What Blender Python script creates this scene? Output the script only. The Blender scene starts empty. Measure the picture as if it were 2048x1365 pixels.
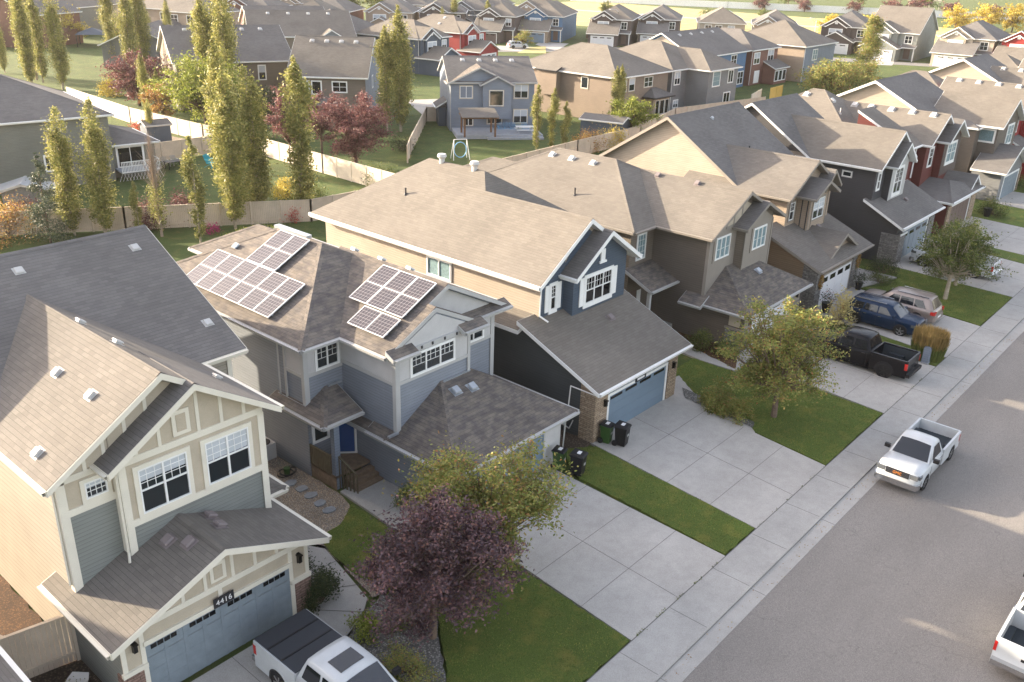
import bpy, math, random
import numpy as np
from mathutils import Matrix, Vector
R = math.radians
random.seed(7)
SC = bpy.context.scene
COL = SC.collection

# ---------------------------------------------------------------- camera
pitch, roll, yaw = R(23.48), R(-1.84), R(49.4)
cp, sp = math.cos(pitch), math.sin(pitch)
r_ = Vector((1, 0, 0)); d_ = Vector((0, -sp, -cp)); f_ = Vector((0, cp, -sp))
cr, sr = math.cos(roll), math.sin(roll)
right = cr*r_+sr*d_; down = -sr*r_+cr*d_
Wm = Matrix(((math.cos(yaw), math.sin(yaw), 0), (-math.sin(yaw), math.cos(yaw), 0), (0, 0, 1)))
right, down, fwd = Wm@right, Wm@down, Wm@f_
camd = bpy.data.cameras.new('camera'); cam = bpy.data.objects.new('camera', camd); COL.objects.link(cam)
up, back = -down, -fwd
cam.matrix_world = Matrix(((right.x, up.x, back.x, 0), (right.y, up.y, back.y, 0), (right.z, up.z, back.z, 21.0), (0, 0, 0, 1)))
camd.sensor_width = 36; camd.lens = 36*1813/2048; camd.clip_start = .5; camd.clip_end = 3000
SC.camera = cam
# ---------------------------------------------------------------- light
SUN_EL, SUN_AZ = 15.5, 110.0          # direction towards the sun, azimuth from +X
w = bpy.data.worlds.new('World'); SC.world = w; w.use_nodes = True
nt = w.node_tree; nt.nodes.clear()
sky = nt.nodes.new('ShaderNodeTexSky'); sky.sky_type = 'NISHITA'; sky.sun_disc = False
sky.sun_elevation = R(SUN_EL); sky.sun_rotation = R(90-SUN_AZ); sky.air_density = 1.0; sky.dust_density = 2.5; sky.ozone_density = 1.0
bg = nt.nodes.new('ShaderNodeBackground'); bg.inputs[1].default_value = .15
out = nt.nodes.new('ShaderNodeOutputWorld')
mxs = nt.nodes.new('ShaderNodeMix'); mxs.data_type = 'RGBA'; mxs.blend_type = 'MULTIPLY'; mxs.inputs[0].default_value = 1; mxs.inputs[7].default_value = (1.10, 1.0, .96, 1)
hs_ = nt.nodes.new('ShaderNodeHueSaturation'); hs_.inputs['Saturation'].default_value = .62
nt.links.new(sky.outputs[0], hs_.inputs['Color']); nt.links.new(hs_.outputs[0], mxs.inputs[6]); nt.links.new(mxs.outputs[2], bg.inputs[0]); nt.links.new(bg.outputs[0], out.inputs[0])
sd = bpy.data.lights.new('sun', 'SUN'); sd.energy = 4.2; sd.angle = R(.6); sd.color = (1, .84, .62)
so = bpy.data.objects.new('sun', sd); COL.objects.link(so)
sv = Vector((math.cos(R(SUN_AZ))*math.cos(R(SUN_EL)), math.sin(R(SUN_AZ))*math.cos(R(SUN_EL)), math.sin(R(SUN_EL))))
so.rotation_euler = (-sv).to_track_quat('-Z', 'Y').to_euler(); so.location = (0, 80, 60)
SC.view_settings.view_transform = 'Standard'; SC.view_settings.look = 'None'
SC.view_settings.exposure = 2.1; SC.view_settings.gamma = 1.0
SC.render.engine = 'CYCLES'
SC.cycles.max_bounces = 5; SC.cycles.diffuse_bounces = 3; SC.cycles.transparent_max_bounces = 4

# ---------------------------------------------------------------- materials
class N:
    def __init__(s, name):
        m = bpy.data.materials.new(name); m.use_nodes = True
        s.m = m; s.t = m.node_tree; s.b = s.t.nodes['Principled BSDF']
        s.b.inputs['Roughness'].default_value = .85
        s.b.inputs['Specular IOR Level'].default_value = .3
    def n(s, typ, **k):
        n = s.t.nodes.new(typ)
        for a, v in k.items():
            if a.startswith('i'):
                n.inputs[int(a[1:])].default_value = v
            else: setattr(n, a, v)
        return n
    def l(s, a, b): s.t.links.new(a, b)
    def math(s, op, a, b=None, c=None):
        n = s.t.nodes.new('ShaderNodeMath'); n.operation = op
        for i, x in enumerate((a, b, c)):
            if x is None: continue
            if isinstance(x, (int, float)): n.inputs[i].default_value = x
            else: s.l(x, n.inputs[i])
        return n.outputs[0]
    def vm(s, op, a, b=None):
        n = s.t.nodes.new('ShaderNodeVectorMath'); n.operation = op
        for i, x in enumerate((a, b)):
            if x is None: continue
            if isinstance(x, tuple): n.inputs[i].default_value = x
            else: s.l(x, n.inputs[i])
        return n.outputs[1] if op in ('DOT_PRODUCT', 'LENGTH') else n.outputs[0]
    def mix(s, f, a, b, blend='MIX'):
        n = s.t.nodes.new('ShaderNodeMix'); n.data_type = 'RGBA'; n.blend_type = blend
        for i, x in ((0, f), (6, a), (7, b)):
            if isinstance(x, (int, float)): n.inputs[i].default_value = x
            elif isinstance(x, tuple): n.inputs[i].default_value = (*x[:3], 1)
            else: s.l(x, n.inputs[i])
        return n.outputs[2]
    def noise(s, scale, vec=None, detail=4, rough=.55):
        n = s.n('ShaderNodeTexNoise'); n.inputs['Scale'].default_value = scale; n.inputs['Detail'].default_value = detail
        n.inputs['Roughness'].default_value = rough
        if vec is not None: s.l(vec, n.inputs['Vector'])
        return n.outputs[0]
    def noisec(s, scale, P):
        n = s.n('ShaderNodeTexNoise'); n.inputs['Scale'].default_value = scale; s.l(P, n.inputs['Vector']); return n.outputs[1]
    def ramp(s, f, *stops):
        n = s.n('ShaderNodeValToRGB'); e = n.color_ramp.elements
        while len(e) < len(stops): e.new(.5)
        for q, (p, c) in zip(e, stops):
            q.position = p; q.color = (*c, 1) if isinstance(c, tuple) else (c, c, c, 1)
        s.l(f, n.inputs[0]); return n.outputs[0]
    def geo(s):
        return s.n('ShaderNodeNewGeometry')
    def suv(s):
        g = s.geo(); T = s.vm('NORMALIZE', s.vm('CROSS_PRODUCT', (0, 0, 1), g.outputs['True Normal']))
        u = s.vm('DOT_PRODUCT', T, g.outputs['Position'])
        sn = s.n('ShaderNodeSeparateXYZ'); s.l(g.outputs['True Normal'], sn.inputs[0])
        sp_ = s.n('ShaderNodeSeparateXYZ'); s.l(g.outputs['Position'], sp_.inputs[0])
        q = s.math('SQRT', s.math('MAXIMUM', s.math('SUBTRACT', 1.0, s.math('MULTIPLY', sn.outputs[2], sn.outputs[2])), .01))
        v = s.math('DIVIDE', sp_.outputs[2], q)
        c = s.n('ShaderNodeCombineXYZ'); s.l(u, c.inputs[0]); s.l(v, c.inputs[1])
        return c.outputs[0], v, g.outputs['Position']
    def bump(s, h, st=.4, dist=.02):
        n = s.n('ShaderNodeBump'); n.inputs['Strength'].default_value = st; n.inputs['Distance'].default_value = dist
        s.l(h, n.inputs['Height']); s.l(n.outputs[0], s.b.inputs['Normal'])
    def col(s, c):
        if isinstance(c, tuple): s.b.inputs['Base Color'].default_value = (*c, 1)
        else: s.l(c, s.b.inputs['Base Color'])
    def rough(s, v): s.b.inputs['Roughness'].default_value = v

def mul(c, k): return tuple(x*k for x in c)
_M = {}
def shingle(name, c, patch=.35, blot=.35):
    if name in _M: return _M[name]
    s = N(name); uv, v, P = s.suv()
    br = s.n('ShaderNodeTexBrick'); s.l(uv, br.inputs['Vector'])
    br.offset = .45; br.offset_frequency = 2; br.squash = 1
    for k, x in dict(Scale=1.0).items(): br.inputs[k].default_value = x
    br.inputs['Color1'].default_value = (0, 0, 0, 1); br.inputs['Color2'].default_value = (1, 1, 1, 1); br.inputs['Mortar'].default_value = (0, 0, 0, 1)
    br.inputs['Mortar Size'].default_value = .006; br.inputs['Brick Width'].default_value = .34; br.inputs['Row Height'].default_value = .15
    br.inputs['Bias'].default_value = 0
    base = s.mix(br.outputs[0], mul(c, 1-patch), mul(c, 1+patch))
    nz = s.noise(2.4, s.vm('MULTIPLY', uv, (.8, 1.3, 1)), 3)
    base = s.mix(blot, base, s.mix(s.ramp(nz, (.38, 0.), (.62, 1.)), s.mix(1.0, base, (.70, .71, .76), 'MULTIPLY'), s.mix(1.0, base, (1.3, 1.25, 1.16), 'MULTIPLY')))
    fr = s.math('FRACT', s.math('DIVIDE', v, .15))
    edge = s.ramp(fr, (0., .5), (.12, 1.), (1., 1.))  # course shadow painted in: each row's colour darkens at its lower edge
    base = s.mix(.8, base, edge, 'MULTIPLY')
    base = s.mix(.35, base, s.ramp(s.noise(60, P, 2), (.3, .55), (.7, 1.3)), 'MULTIPLY')
    st = s.ramp(s.noise(.35, P, 4), (.3, .85), (.7, 1.1)); base = s.mix(1., base, st, 'MULTIPLY')
    s.col(base); s.bump(s.math('ADD', s.math('MULTIPLY', fr, -.5), s.math('MULTIPLY', br.outputs[0], .5)), .6, .03)
    s.rough(.92); _M[name] = s.m; return s.m
def siding(name, c, h=.13):
    if name in _M: return _M[name]
    s = N(name); uv, v, P = s.suv()
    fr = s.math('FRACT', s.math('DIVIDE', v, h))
    line = s.ramp(fr, (0., .55), (.07, .62), (.14, 1.), (1., .93))  # shading at the bottom of each lap, drawn as a dark line in the colour
    ln = s.noise(1.3, s.vm('MULTIPLY', uv, (.7, 7., 1)), 3)
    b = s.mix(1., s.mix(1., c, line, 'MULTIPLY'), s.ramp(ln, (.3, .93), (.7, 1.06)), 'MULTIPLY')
    b = s.mix(1., b, s.ramp(s.noise(.5, P, 5), (.25, .86), (.75, 1.07)), 'MULTIPLY')
    s.col(b); s.bump(fr, .5, .02); s.rough(.6); _M[name] = s.m; return s.m
def smooth(name, c, rough=.6, var=.06, scale=1.5, metal=0.):
    if name in _M: return _M[name]
    s = N(name); g = s.geo(); n = s.noise(scale, g.outputs['Position'], 5)
    n2 = s.noise(40, g.outputs['Position'], 2)
    s.col(s.mix(1., s.mix(1., c, s.ramp(n, (.25, 1-var), (.75, 1+var)), 'MULTIPLY'), s.ramp(n2, (.3, 1-var*.6), (.7, 1+var*.6)), 'MULTIPLY'))
    s.rough(rough); s.b.inputs['Metallic'].default_value = metal; _M[name] = s.m; return s.m
def stone(name, c1, c2, w_=.38, h_=.1):
    if name in _M: return _M[name]
    s = N(name); uv, v, P = s.suv()
    uv2 = s.vm('ADD', uv, s.vm('MULTIPLY', s.noisec(3., P), (.03, .03, 0)))
    br = s.n('ShaderNodeTexBrick'); s.l(uv2, br.inputs['Vector']); br.inputs['Scale'].default_value = 1
    br.inputs['Color1'].default_value = (*c1, 1); br.inputs['Color2'].default_value = (*c2, 1); br.inputs['Mortar'].default_value = (*mul(c1, .35), 1)
    br.inputs['Mortar Size'].default_value = .01; br.inputs['Brick Width'].default_value = w_; br.inputs['Row Height'].default_value = h_
    b = s.mix(.8, br.outputs[0], s.ramp(s.noise(9, P, 4), (.3, .6), (.7, 1.3)), 'MULTIPLY')
    s.col(b); s.bump(s.math('SUBTRACT', s.noise(14, P, 3), br.outputs[1]), .8, .04); _M[name] = s.m; return s.m
def concrete(name, c, joint=False):
    s = N(name); g = s.geo(); P = g.outputs['Position']
    a = s.ramp(s.noise(.45, P, 6, .6), (.3, .88), (.7, 1.08)); b2 = s.ramp(s.noise(35, P, 3, .7), (.3, .82), (.7, 1.14))
    st = s.ramp(s.noise(2.5, P, 6, .65), (.35, .93), (.6, 1.03), (.72, .97))
    col = s.mix(1., s.mix(1., s.mix(1., c, a, 'MULTIPLY'), b2, 'MULTIPLY'), st, 'MULTIPLY')
    s.col(col); s.bump(s.noise(60, P, 3), .25, .01); s.rough(.9); return s.m
def asphalt(name, c):
    s = N(name); g = s.geo(); P = g.outputs['Position']
    a = s.ramp(s.noise(.22, s.vm('MULTIPLY', P, (.5, 1.6, 1)), 6, .6), (.3, .87), (.7, 1.1))
    sp_ = s.ramp(s.noise(45, P, 3, .8), (.32, .55), (.5, 1.), (.68, 1.5))
    col = s.mix(1., s.mix(1., c, a, 'MULTIPLY'), sp_, 'MULTIPLY')
    vo = s.n('ShaderNodeTexVoronoi'); vo.feature = 'DISTANCE_TO_EDGE'; vo.inputs['Scale'].default_value = .16
    s.l(s.vm('ADD', P, s.vm('MULTIPLY', s.noisec(1.5, P), (1.6, 1.6, 0))), vo.inputs['Vector'])
    col = s.mix(s.ramp(vo.outputs[0], (0., .35), (.003, 0.)), col, mul(c, .45))
    s.col(col); s.bump(s.noise(70, P, 3), .4, .012); s.rough(.88); return s.m
def grass(name, dark, mid, dry, k=.5):
    s = N(name); g = s.geo(); P = g.outputs['Position']
    f1 = s.noise(1.1, P, 6, .65); f2 = s.noise(28, P, 4, .75); f3 = s.noise(.28, P, 4)
    c = s.mix(s.ramp(f2, (.32, 0.), (.68, 1.)), dark, mid)
    c = s.mix(s.math('MULTIPLY', s.ramp(f1, (.5, 0.), (.75, 1.)), k), c, dry)
    c = s.mix(1., c, s.ramp(f3, (.3, .8), (.7, 1.2)), 'MULTIPLY')
    c = s.mix(1., c, s.ramp(s.noise(110, P, 2), (.3, .55), (.7, 1.4)), 'MULTIPLY')
    s.col(c); s.bump(s.noise(50, P, 4, .8), 1., .06); s.rough(.95); return s.m
def gravel(name, c1, c2, sc=22):
    s = N(name); g = s.geo(); vo = s.n('ShaderNodeTexVoronoi'); vo.inputs['Scale'].default_value = sc
    s.l(g.outputs['Position'], vo.inputs['Vector'])
    sx = s.n('ShaderNodeSeparateXYZ'); s.l(vo.outputs['Color'], sx.inputs[0])
    c = s.mix(sx.outputs[0], c1, c2); c = s.mix(1., c, s.ramp(vo.outputs['Distance'], (0., 1.2), (.5, .35)), 'MULTIPLY')
    c = s.mix(1., c, s.ramp(s.noise(1.2, g.outputs['Position'], 4), (.3, .8), (.7, 1.15)), 'MULTIPLY')
    s.col(c); s.bump(vo.outputs['Distance'], -1., .04); return s.m
def leaf(name, *stops, tr=.35):
    s = N(name); g = s.geo(); rnd = g.outputs['Random Per Island']
    c = s.ramp(rnd, *stops)
    big = s.ramp(s.noise(.9, g.outputs['Position'], 2), (.35, .7), (.65, 1.25)); c = s.mix(1., c, big, 'MULTIPLY')
    s.col(c); s.rough(.55); s.b.inputs['Specular IOR Level'].default_value = .35
    t = s.n('ShaderNodeBsdfTranslucent'); s.l(c, t.inputs[0]); mx = s.n('ShaderNodeMixShader', i0=tr)
    s.l(s.b.outputs[0], mx.inputs[1]); s.l(t.outputs[0], mx.inputs[2]); s.l(mx.outputs[0], s.t.nodes['Material Output'].inputs[0]); return s.m
def glossy(name, c, rough=.2, metal=0., coat=0., spec=.5):
    s = N(name); s.col(c); s.rough(rough); s.b.inputs['Metallic'].default_value = metal
    s.b.inputs['Coat Weight'].default_value = coat; s.b.inputs['Coat Roughness'].default_value = .05; s.b.inputs['Specular IOR Level'].default_value = spec; return s.m
def paint(name, c, metal=.0):
    s = N(name); g = s.geo(); n = s.noise(1.8, g.outputs['Position'], 5)
    s.col(s.mix(1., c, s.ramp(n, (.3, .9), (.7, 1.05)), 'MULTIPLY')); s.rough(.35); s.b.inputs['Metallic'].default_value = metal
    dk = max(c) < .1; s.b.inputs['Coat Weight'].default_value = .08 if dk else .3; s.b.inputs['Coat Roughness'].default_value = .03; s.b.inputs['Specular IOR Level'].default_value = .18 if dk else .3; s.rough(.2 if dk else .35); return s.m

M = dict(
 sh1=shingle('shingle_grey_brown', (.160, .146, .130), .09, .08), sh2=shingle('shingle_mottled', (.145, .129, .116), .14, .75),
 sh3=shingle('shingle_tan', (.172, .155, .134), .08, .07), sh4=shingle('shingle_slate', (.155, .146, .138), .09, .08),
 trim=smooth('trim_cream', (.70, .66, .56), .5), white=smooth('trim_white', (.78, .78, .76), .45), gtrim=smooth('trim_grey', (.42, .42, .41), .5),
 taupet=smooth('trim_taupe', (.25, .225, .195), .5), dkt=smooth('trim_dark', (.035, .035, .038), .5),
 sand=smooth('panel_sand', (.46, .40, .31), .8, .1), palegrey=smooth('panel_pale_grey', (.47, .465, .46), .75, .08),
 s_grey=siding('siding_sage_grey', (.235, .25, .235)), s_bg=siding('siding_blue_grey', (.245, .27, .31)), s_sandbeige=siding('siding_sand', (.38, .345, .29), .2),
 s_navy=siding('siding_navy', (.07, .095, .13)), s_slate=siding('siding_slate', (.075, .083, .088)), s_taupe=siding('siding_taupe', (.195, .165, .135)),
 s_taupe2=siding('siding_dark_taupe', (.15, .128, .108)), s_brown=siding('siding_brown', (.27, .195, .13)), s_char=siding('siding_charcoal', (.062, .062, .068)),
 s_red=siding('siding_red', (.30, .035, .035)), s_maroon=siding('siding_maroon', (.14, .04, .035)), s_blue=siding('siding_blue', (.09, .18, .31)), s_tan=siding('siding_tan', (.38, .30, .23)),
 s_rb=siding('siding_red_brown', (.21, .105, .08)), s_gg=siding('siding_green_grey', (.20, .205, .18)), s_bgy=siding('siding_steel', (.20, .235, .29)), s_beige=siding('siding_beige', (.40, .345, .28)), s_mocha=siding('siding_mocha', (.235, .185, .145)),
 s_grey2=siding('siding_mid_grey', (.20, .205, .21)), s_dbrown=siding('siding_dark_brown', (.105, .082, .075)),
 stone_tan=stone('stone_tan', (.42, .33, .24), (.30, .22, .15)), stone_red=stone('stone_red', (.30, .20, .16), (.19, .12, .10)), stone_grey=stone('stone_grey', (.26, .25, .24), (.15, .145, .14)),
 door=smooth('garage_door_blue', (.155, .215, .275), .45, .05), doorg=smooth('garage_door_grey_blue', (.20, .24, .27), .5, .12, 3), doorw=smooth('garage_door_white', (.62, .62, .63), .5, .05), doorbr=smooth('garage_door_brown', (.14, .10, .085), .5),
 blue_door=smooth('front_door_blue', (.02, .07, .22), .4),
 wood=smooth('deck_wood', (.20, .145, .10), .8, .25, 6), woodd=smooth('rail_wood', (.115, .095, .06), .8, .2, 6), fence=smooth('fence_boards', (.52, .44, .35), .85, .14, 1.2), cedar=smooth('cedar', (.17, .095, .055), .7, .2, 5),
 fencew=smooth('fence_pale', (.66, .58, .47), .85, .1, .6), yellow=smooth('fence_yellow', (.55, .38, .10), .8), greydeck=smooth('deck_grey', (.32, .34, .37), .8, .1, 3),
 conc=concrete('concrete_drive', (.40, .38, .35)), conc2=concrete('concrete_walk', (.36, .348, .325)), conc3=concrete('concrete_gutter', (.30, .305, .31)), asph=asphalt('asphalt', (.215, .198, .18)), asph2=asphalt('asphalt_far', (.20, .195, .19)),
 joint=smooth('joint', (.12, .115, .11), .9),
 lawn=grass('lawn_grass', (.07, .11, .018), (.15, .20, .04), (.30, .25, .06), .7), lawn2=grass('yard_grass', (.05, .08, .02), (.10, .135, .035), (.19, .16, .05), .6),
 field=grass('field_grass', (.36, .31, .13), (.50, .43, .19), (.44, .38, .22), .5), gravel=gravel('gravel_tan', (.56, .43, .30), (.40, .37, .33)), river=gravel('gravel_river', (.40, .39, .36), (.22, .21, .20), 14), mulch=gravel('mulch', (.22, .11, .05), (.12, .07, .04), 16), soil=gravel('soil', (.16, .12, .09), (.10, .08, .06), 12),
 flag=smooth('flagstone', (.20, .22, .24), .8, .2, 4), rock=smooth('rock', (.34, .33, .31), .9, .25, 4),
 glass=glossy('window_glass', (.018, .024, .028), .06, 0, 0, .6), glass2=glossy('window_glass_dark', (.006, .007, .009), .06, 0, 0, .55), blind=smooth('window_blind', (.46, .49, .52), .8), blindg=smooth('window_slats', (.17, .25, .27), .4, .3, 9), curtain=smooth('window_curtain', (.55, .48, .40), .8, .2, 6),
 black=smooth('black_plastic', (.012, .012, .014), .45), green=smooth('green_plastic', (.035, .085, .022), .5), metal=smooth('galvanised', (.42, .45, .48), .35, .1, 3, .6), ventw=smooth('vent_metal', (.50, .49, .47), .5, .08), ventd=smooth('vent_brown', (.20, .17, .17), .6),
 label=smooth('label_white', (.75, .75, .75), .6), signd=smooth('sign_dark', (.03, .03, .035), .5), lamp=smooth('lamp_black', (.01, .01, .01), .4), pv=None, pvf=smooth('panel_frame', (.72, .72, .72), .35),
 tyre=smooth('tyre', (.016, .016, .017), .85), rim=glossy('rim_alloy', (.42, .42, .43), .3, .8), rimd=glossy('rim_dark', (.02, .02, .02), .35, .3), pw=paint('paint_white', (.50, .52, .53)), pblk=paint('paint_black', (.006, .006, .008)), pblue=paint('paint_blue', (.008, .025, .06), .2), psil=paint('paint_beige_silver', (.30, .25, .225), .5),
 cglass=glossy('car_glass', (.01, .013, .018), .04, 0, 0, .7), chrome=glossy('chrome', (.6, .6, .6), .15, 1.), redl=glossy('tail_lamp', (.42, .015, .012), .2), ambl=glossy('amber_lamp', (.6, .22, .05), .2), headl=glossy('head_lamp', (.16, .17, .18), .1, .4), liner=smooth('bed_liner', (.03, .04, .05), .7), cover=smooth('bed_cover', (.028, .033, .042), .5, .05),
 bark=smooth('bark', (.14, .10, .075), .9, .3, 6), barkp=smooth('bark_pale', (.33, .28, .21), .9, .3, 6), twig=smooth('twig_grey', (.34, .27, .215), .9, .15, 3),
 lf_yg=leaf('leaf_yellow_green', (0., (.15, .19, .045)), (.5, (.25, .27, .07)), (.85, (.36, .31, .09)), (1., (.34, .15, .06))), lf_pu=leaf('leaf_purple', (0., (.065, .040, .050)), (.55, (.115, .072, .082)), (.85, (.17, .085, .09)), (1., (.25, .12, .09)), tr=.2),
 lf_as=leaf('leaf_aspen', (0., (.16, .18, .05)), (.5, (.27, .27, .08)), (.85, (.38, .35, .12)), (1., (.5, .44, .16))), lf_pr=leaf('leaf_red_purple', (0., (.09, .035, .04)), (.5, (.17, .07, .07)), (1., (.28, .14, .12)), tr=.3),
 lf_gr=leaf('leaf_green', (0., (.06, .085, .02)), (.6, (.12, .155, .035)), (1., (.22, .22, .06))), lf_lime=leaf('leaf_lime', (0., (.12, .16, .025)), (.6, (.24, .28, .045)), (1., (.38, .38, .08))), lf_dk=leaf('leaf_dark', (0., (.018, .032, .012)), (.7, (.04, .06, .02)), (1., (.08, .09, .03)), tr=.2),
 lf_sp=leaf('needle_spruce', (0., (.05, .07, .04)), (.6, (.10, .125, .075)), (1., (.18, .19, .10)), tr=.1), lf_or=leaf('leaf_orange', (0., (.26, .11, .045)), (.5, (.38, .22, .07)), (1., (.42, .34, .10))), lf_ye=leaf('leaf_yellow', (0., (.36, .28, .04)), (.6, (.55, .42, .06)), (1., (.6, .5, .15))),
 lf_gold=leaf('grass_gold', (0., (.25, .19, .06)), (1., (.50, .33, .13))), lf_bright=leaf('leaf_straw', (0., (.42, .36, .16)), (1., (.6, .5, .2))), lf_red=leaf('leaf_red', (0., (.35, .04, .05)), (1., (.5, .10, .06))), lf_mag=leaf('flower_magenta', (0., (.30, .02, .10)), (1., (.5, .06, .2))),
)
def pvmat():
    s = N('photovoltaic'); tc = s.n('ShaderNodeTexCoord'); br = s.n('ShaderNodeTexBrick'); s.l(tc.outputs['Object'], br.inputs['Vector'])
    br.offset = 0; br.inputs['Scale'].default_value = 1; br.inputs['Brick Width'].default_value = .17; br.inputs['Row Height'].default_value = .17
    br.inputs['Mortar Size'].default_value = .006; br.inputs['Color1'].default_value = (.028, .024, .032, 1); br.inputs['Color2'].default_value = (.036, .028, .034, 1); br.inputs['Mortar'].default_value = (.30, .28, .28, 1)
    s.col(br.outputs[0]); s.rough(.35); s.b.inputs['Coat Weight'].default_value = .5; s.b.inputs['Coat Roughness'].default_value = .05; return s.m
M['pv'] = pvmat(); M['blades'] = leaf('grass_blades', (0., (.07, .12, .02)), (.6, (.16, .22, .045)), (.9, (.26, .26, .06)), (1., (.40, .33, .10)), tr=.4)

# ---------------------------------------------------------------- mesh helpers
class MB:
    def __init__(s): s.v = []; s.f = []
    def add(s, vs, fs):
        n = len(s.v); s.v += [tuple(v) for v in vs]; s.f += [tuple(i+n for i in f) for f in fs]; return s
    def box(s, x0, x1, y0, y1, z0, z1):
        return s.add([(x0, y0, z0), (x1, y0, z0), (x1, y1, z0), (x0, y1, z0), (x0, y0, z1), (x1, y0, z1), (x1, y1, z1), (x0, y1, z1)],
              [(0, 3, 2, 1), (4, 5, 6, 7), (0, 1, 5, 4), (1, 2, 6, 5), (2, 3, 7, 6), (3, 0, 4, 7)])
    def poly(s, pts): return s.add(pts, [tuple(range(len(pts)))])
    def ext(s, pts, d):
        n = len(pts); q = [(p[0]+d[0], p[1]+d[1], p[2]+d[2]) for p in pts]
        return s.add(list(pts)+q, [tuple(range(n)), tuple(range(2*n-1, n-1, -1))]+[(i, (i+1) % n+0, (i+1) % n+n, i+n) for i in range(n)])
    def bar(s, a, b, w, h):
        a, b = Vector(a), Vector(b); d = (b-a).normalized(); u = Vector((0, 0, 1)) if abs(d.z) < .9 else Vector((1, 0, 0))
        x = d.cross(u).normalized()*w/2; y = x.cross(d).normalized()*h/2
        v = [a-x-y, a+x-y, a+x+y, a-x+y, b-x-y, b+x-y, b+x+y, b-x+y]
        return s.add(v, [(0, 3, 2, 1), (4, 5, 6, 7), (0, 1, 5, 4), (1, 2, 6, 5), (2, 3, 7, 6), (3, 0, 4, 7)])
    def cyl(s, a, b, r0, r1=None, n=8, caps=True):
        r1 = r0 if r1 is None else r1; a, b = Vector(a), Vector(b); d = (b-a).normalized()
        u = Vector((0, 0, 1)) if abs(d.z) < .9 else Vector((1, 0, 0)); x = d.cross(u).normalized(); y = x.cross(d)
        v = []
        for c, r in ((a, r0), (b, r1)):
            for i in range(n):
                t = 2*math.pi*i/n; v.append(c+(x*math.cos(t)+y*math.sin(t))*r)
        f = [(i, (i+1) % n, (i+1) % n+n, i+n) for i in range(n)]
        if caps: f += [tuple(range(n-1, -1, -1)), tuple(range(n, 2*n))]
        return s.add(v, f)
    def tube(s, pts, r, n=6):
        for a, b in zip(pts[:-1], pts[1:]): s.cyl(a, b, r, r, n)
        return s
    def build(s, name, mat, parent=None, smooth=False):
        if not s.v: return None
        me = bpy.data.meshes.new(name); me.from_pydata([tuple(v) for v in s.v], [], s.f)
        me.materials.append(mat)
        if smooth: me.polygons.foreach_set('use_smooth', [True]*len(me.polygons))
        me.update(); o = bpy.data.objects.new(name, me); COL.objects.link(o)
        if parent: o.parent = parent
        return o
def empty(name, loc=(0, 0, 0), rz=0.):
    o = bpy.data.objects.new(name, None); o.empty_display_size = .3; COL.objects.link(o); o.location = loc; o.rotation_euler = (0, 0, rz); return o
def tag(o, label, cat, group=None, kind=None):
    if label: o['label'] = label
    if cat: o['category'] = cat
    if group: o['group'] = group
    if kind: o['kind'] = kind
    return o
KIDS = {}
def copy_tree(o, parent=None):
    c = o.copy(); COL.objects.link(c)
    if parent: c.parent = parent
    for ch in [x for x in bpy.data.objects if x.parent == o and x != c]: copy_tree(ch, c)
    return c

def clip(poly, a, b, c):
    o = []; n = len(poly)
    for i in range(n):
        p, q = poly[i], poly[(i+1) % n]; dp = a*p[0]+b*p[1]+c; dq = a*q[0]+b*q[1]+c
        if dp >= -1e-9: o.append(p)
        if (dp > 1e-9 and dq < -1e-9) or (dp < -1e-9 and dq > 1e-9):
            t = dp/(dp-dq); o.append((p[0]+(q[0]-p[0])*t, p[1]+(q[1]-p[1])*t))
    return o

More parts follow.
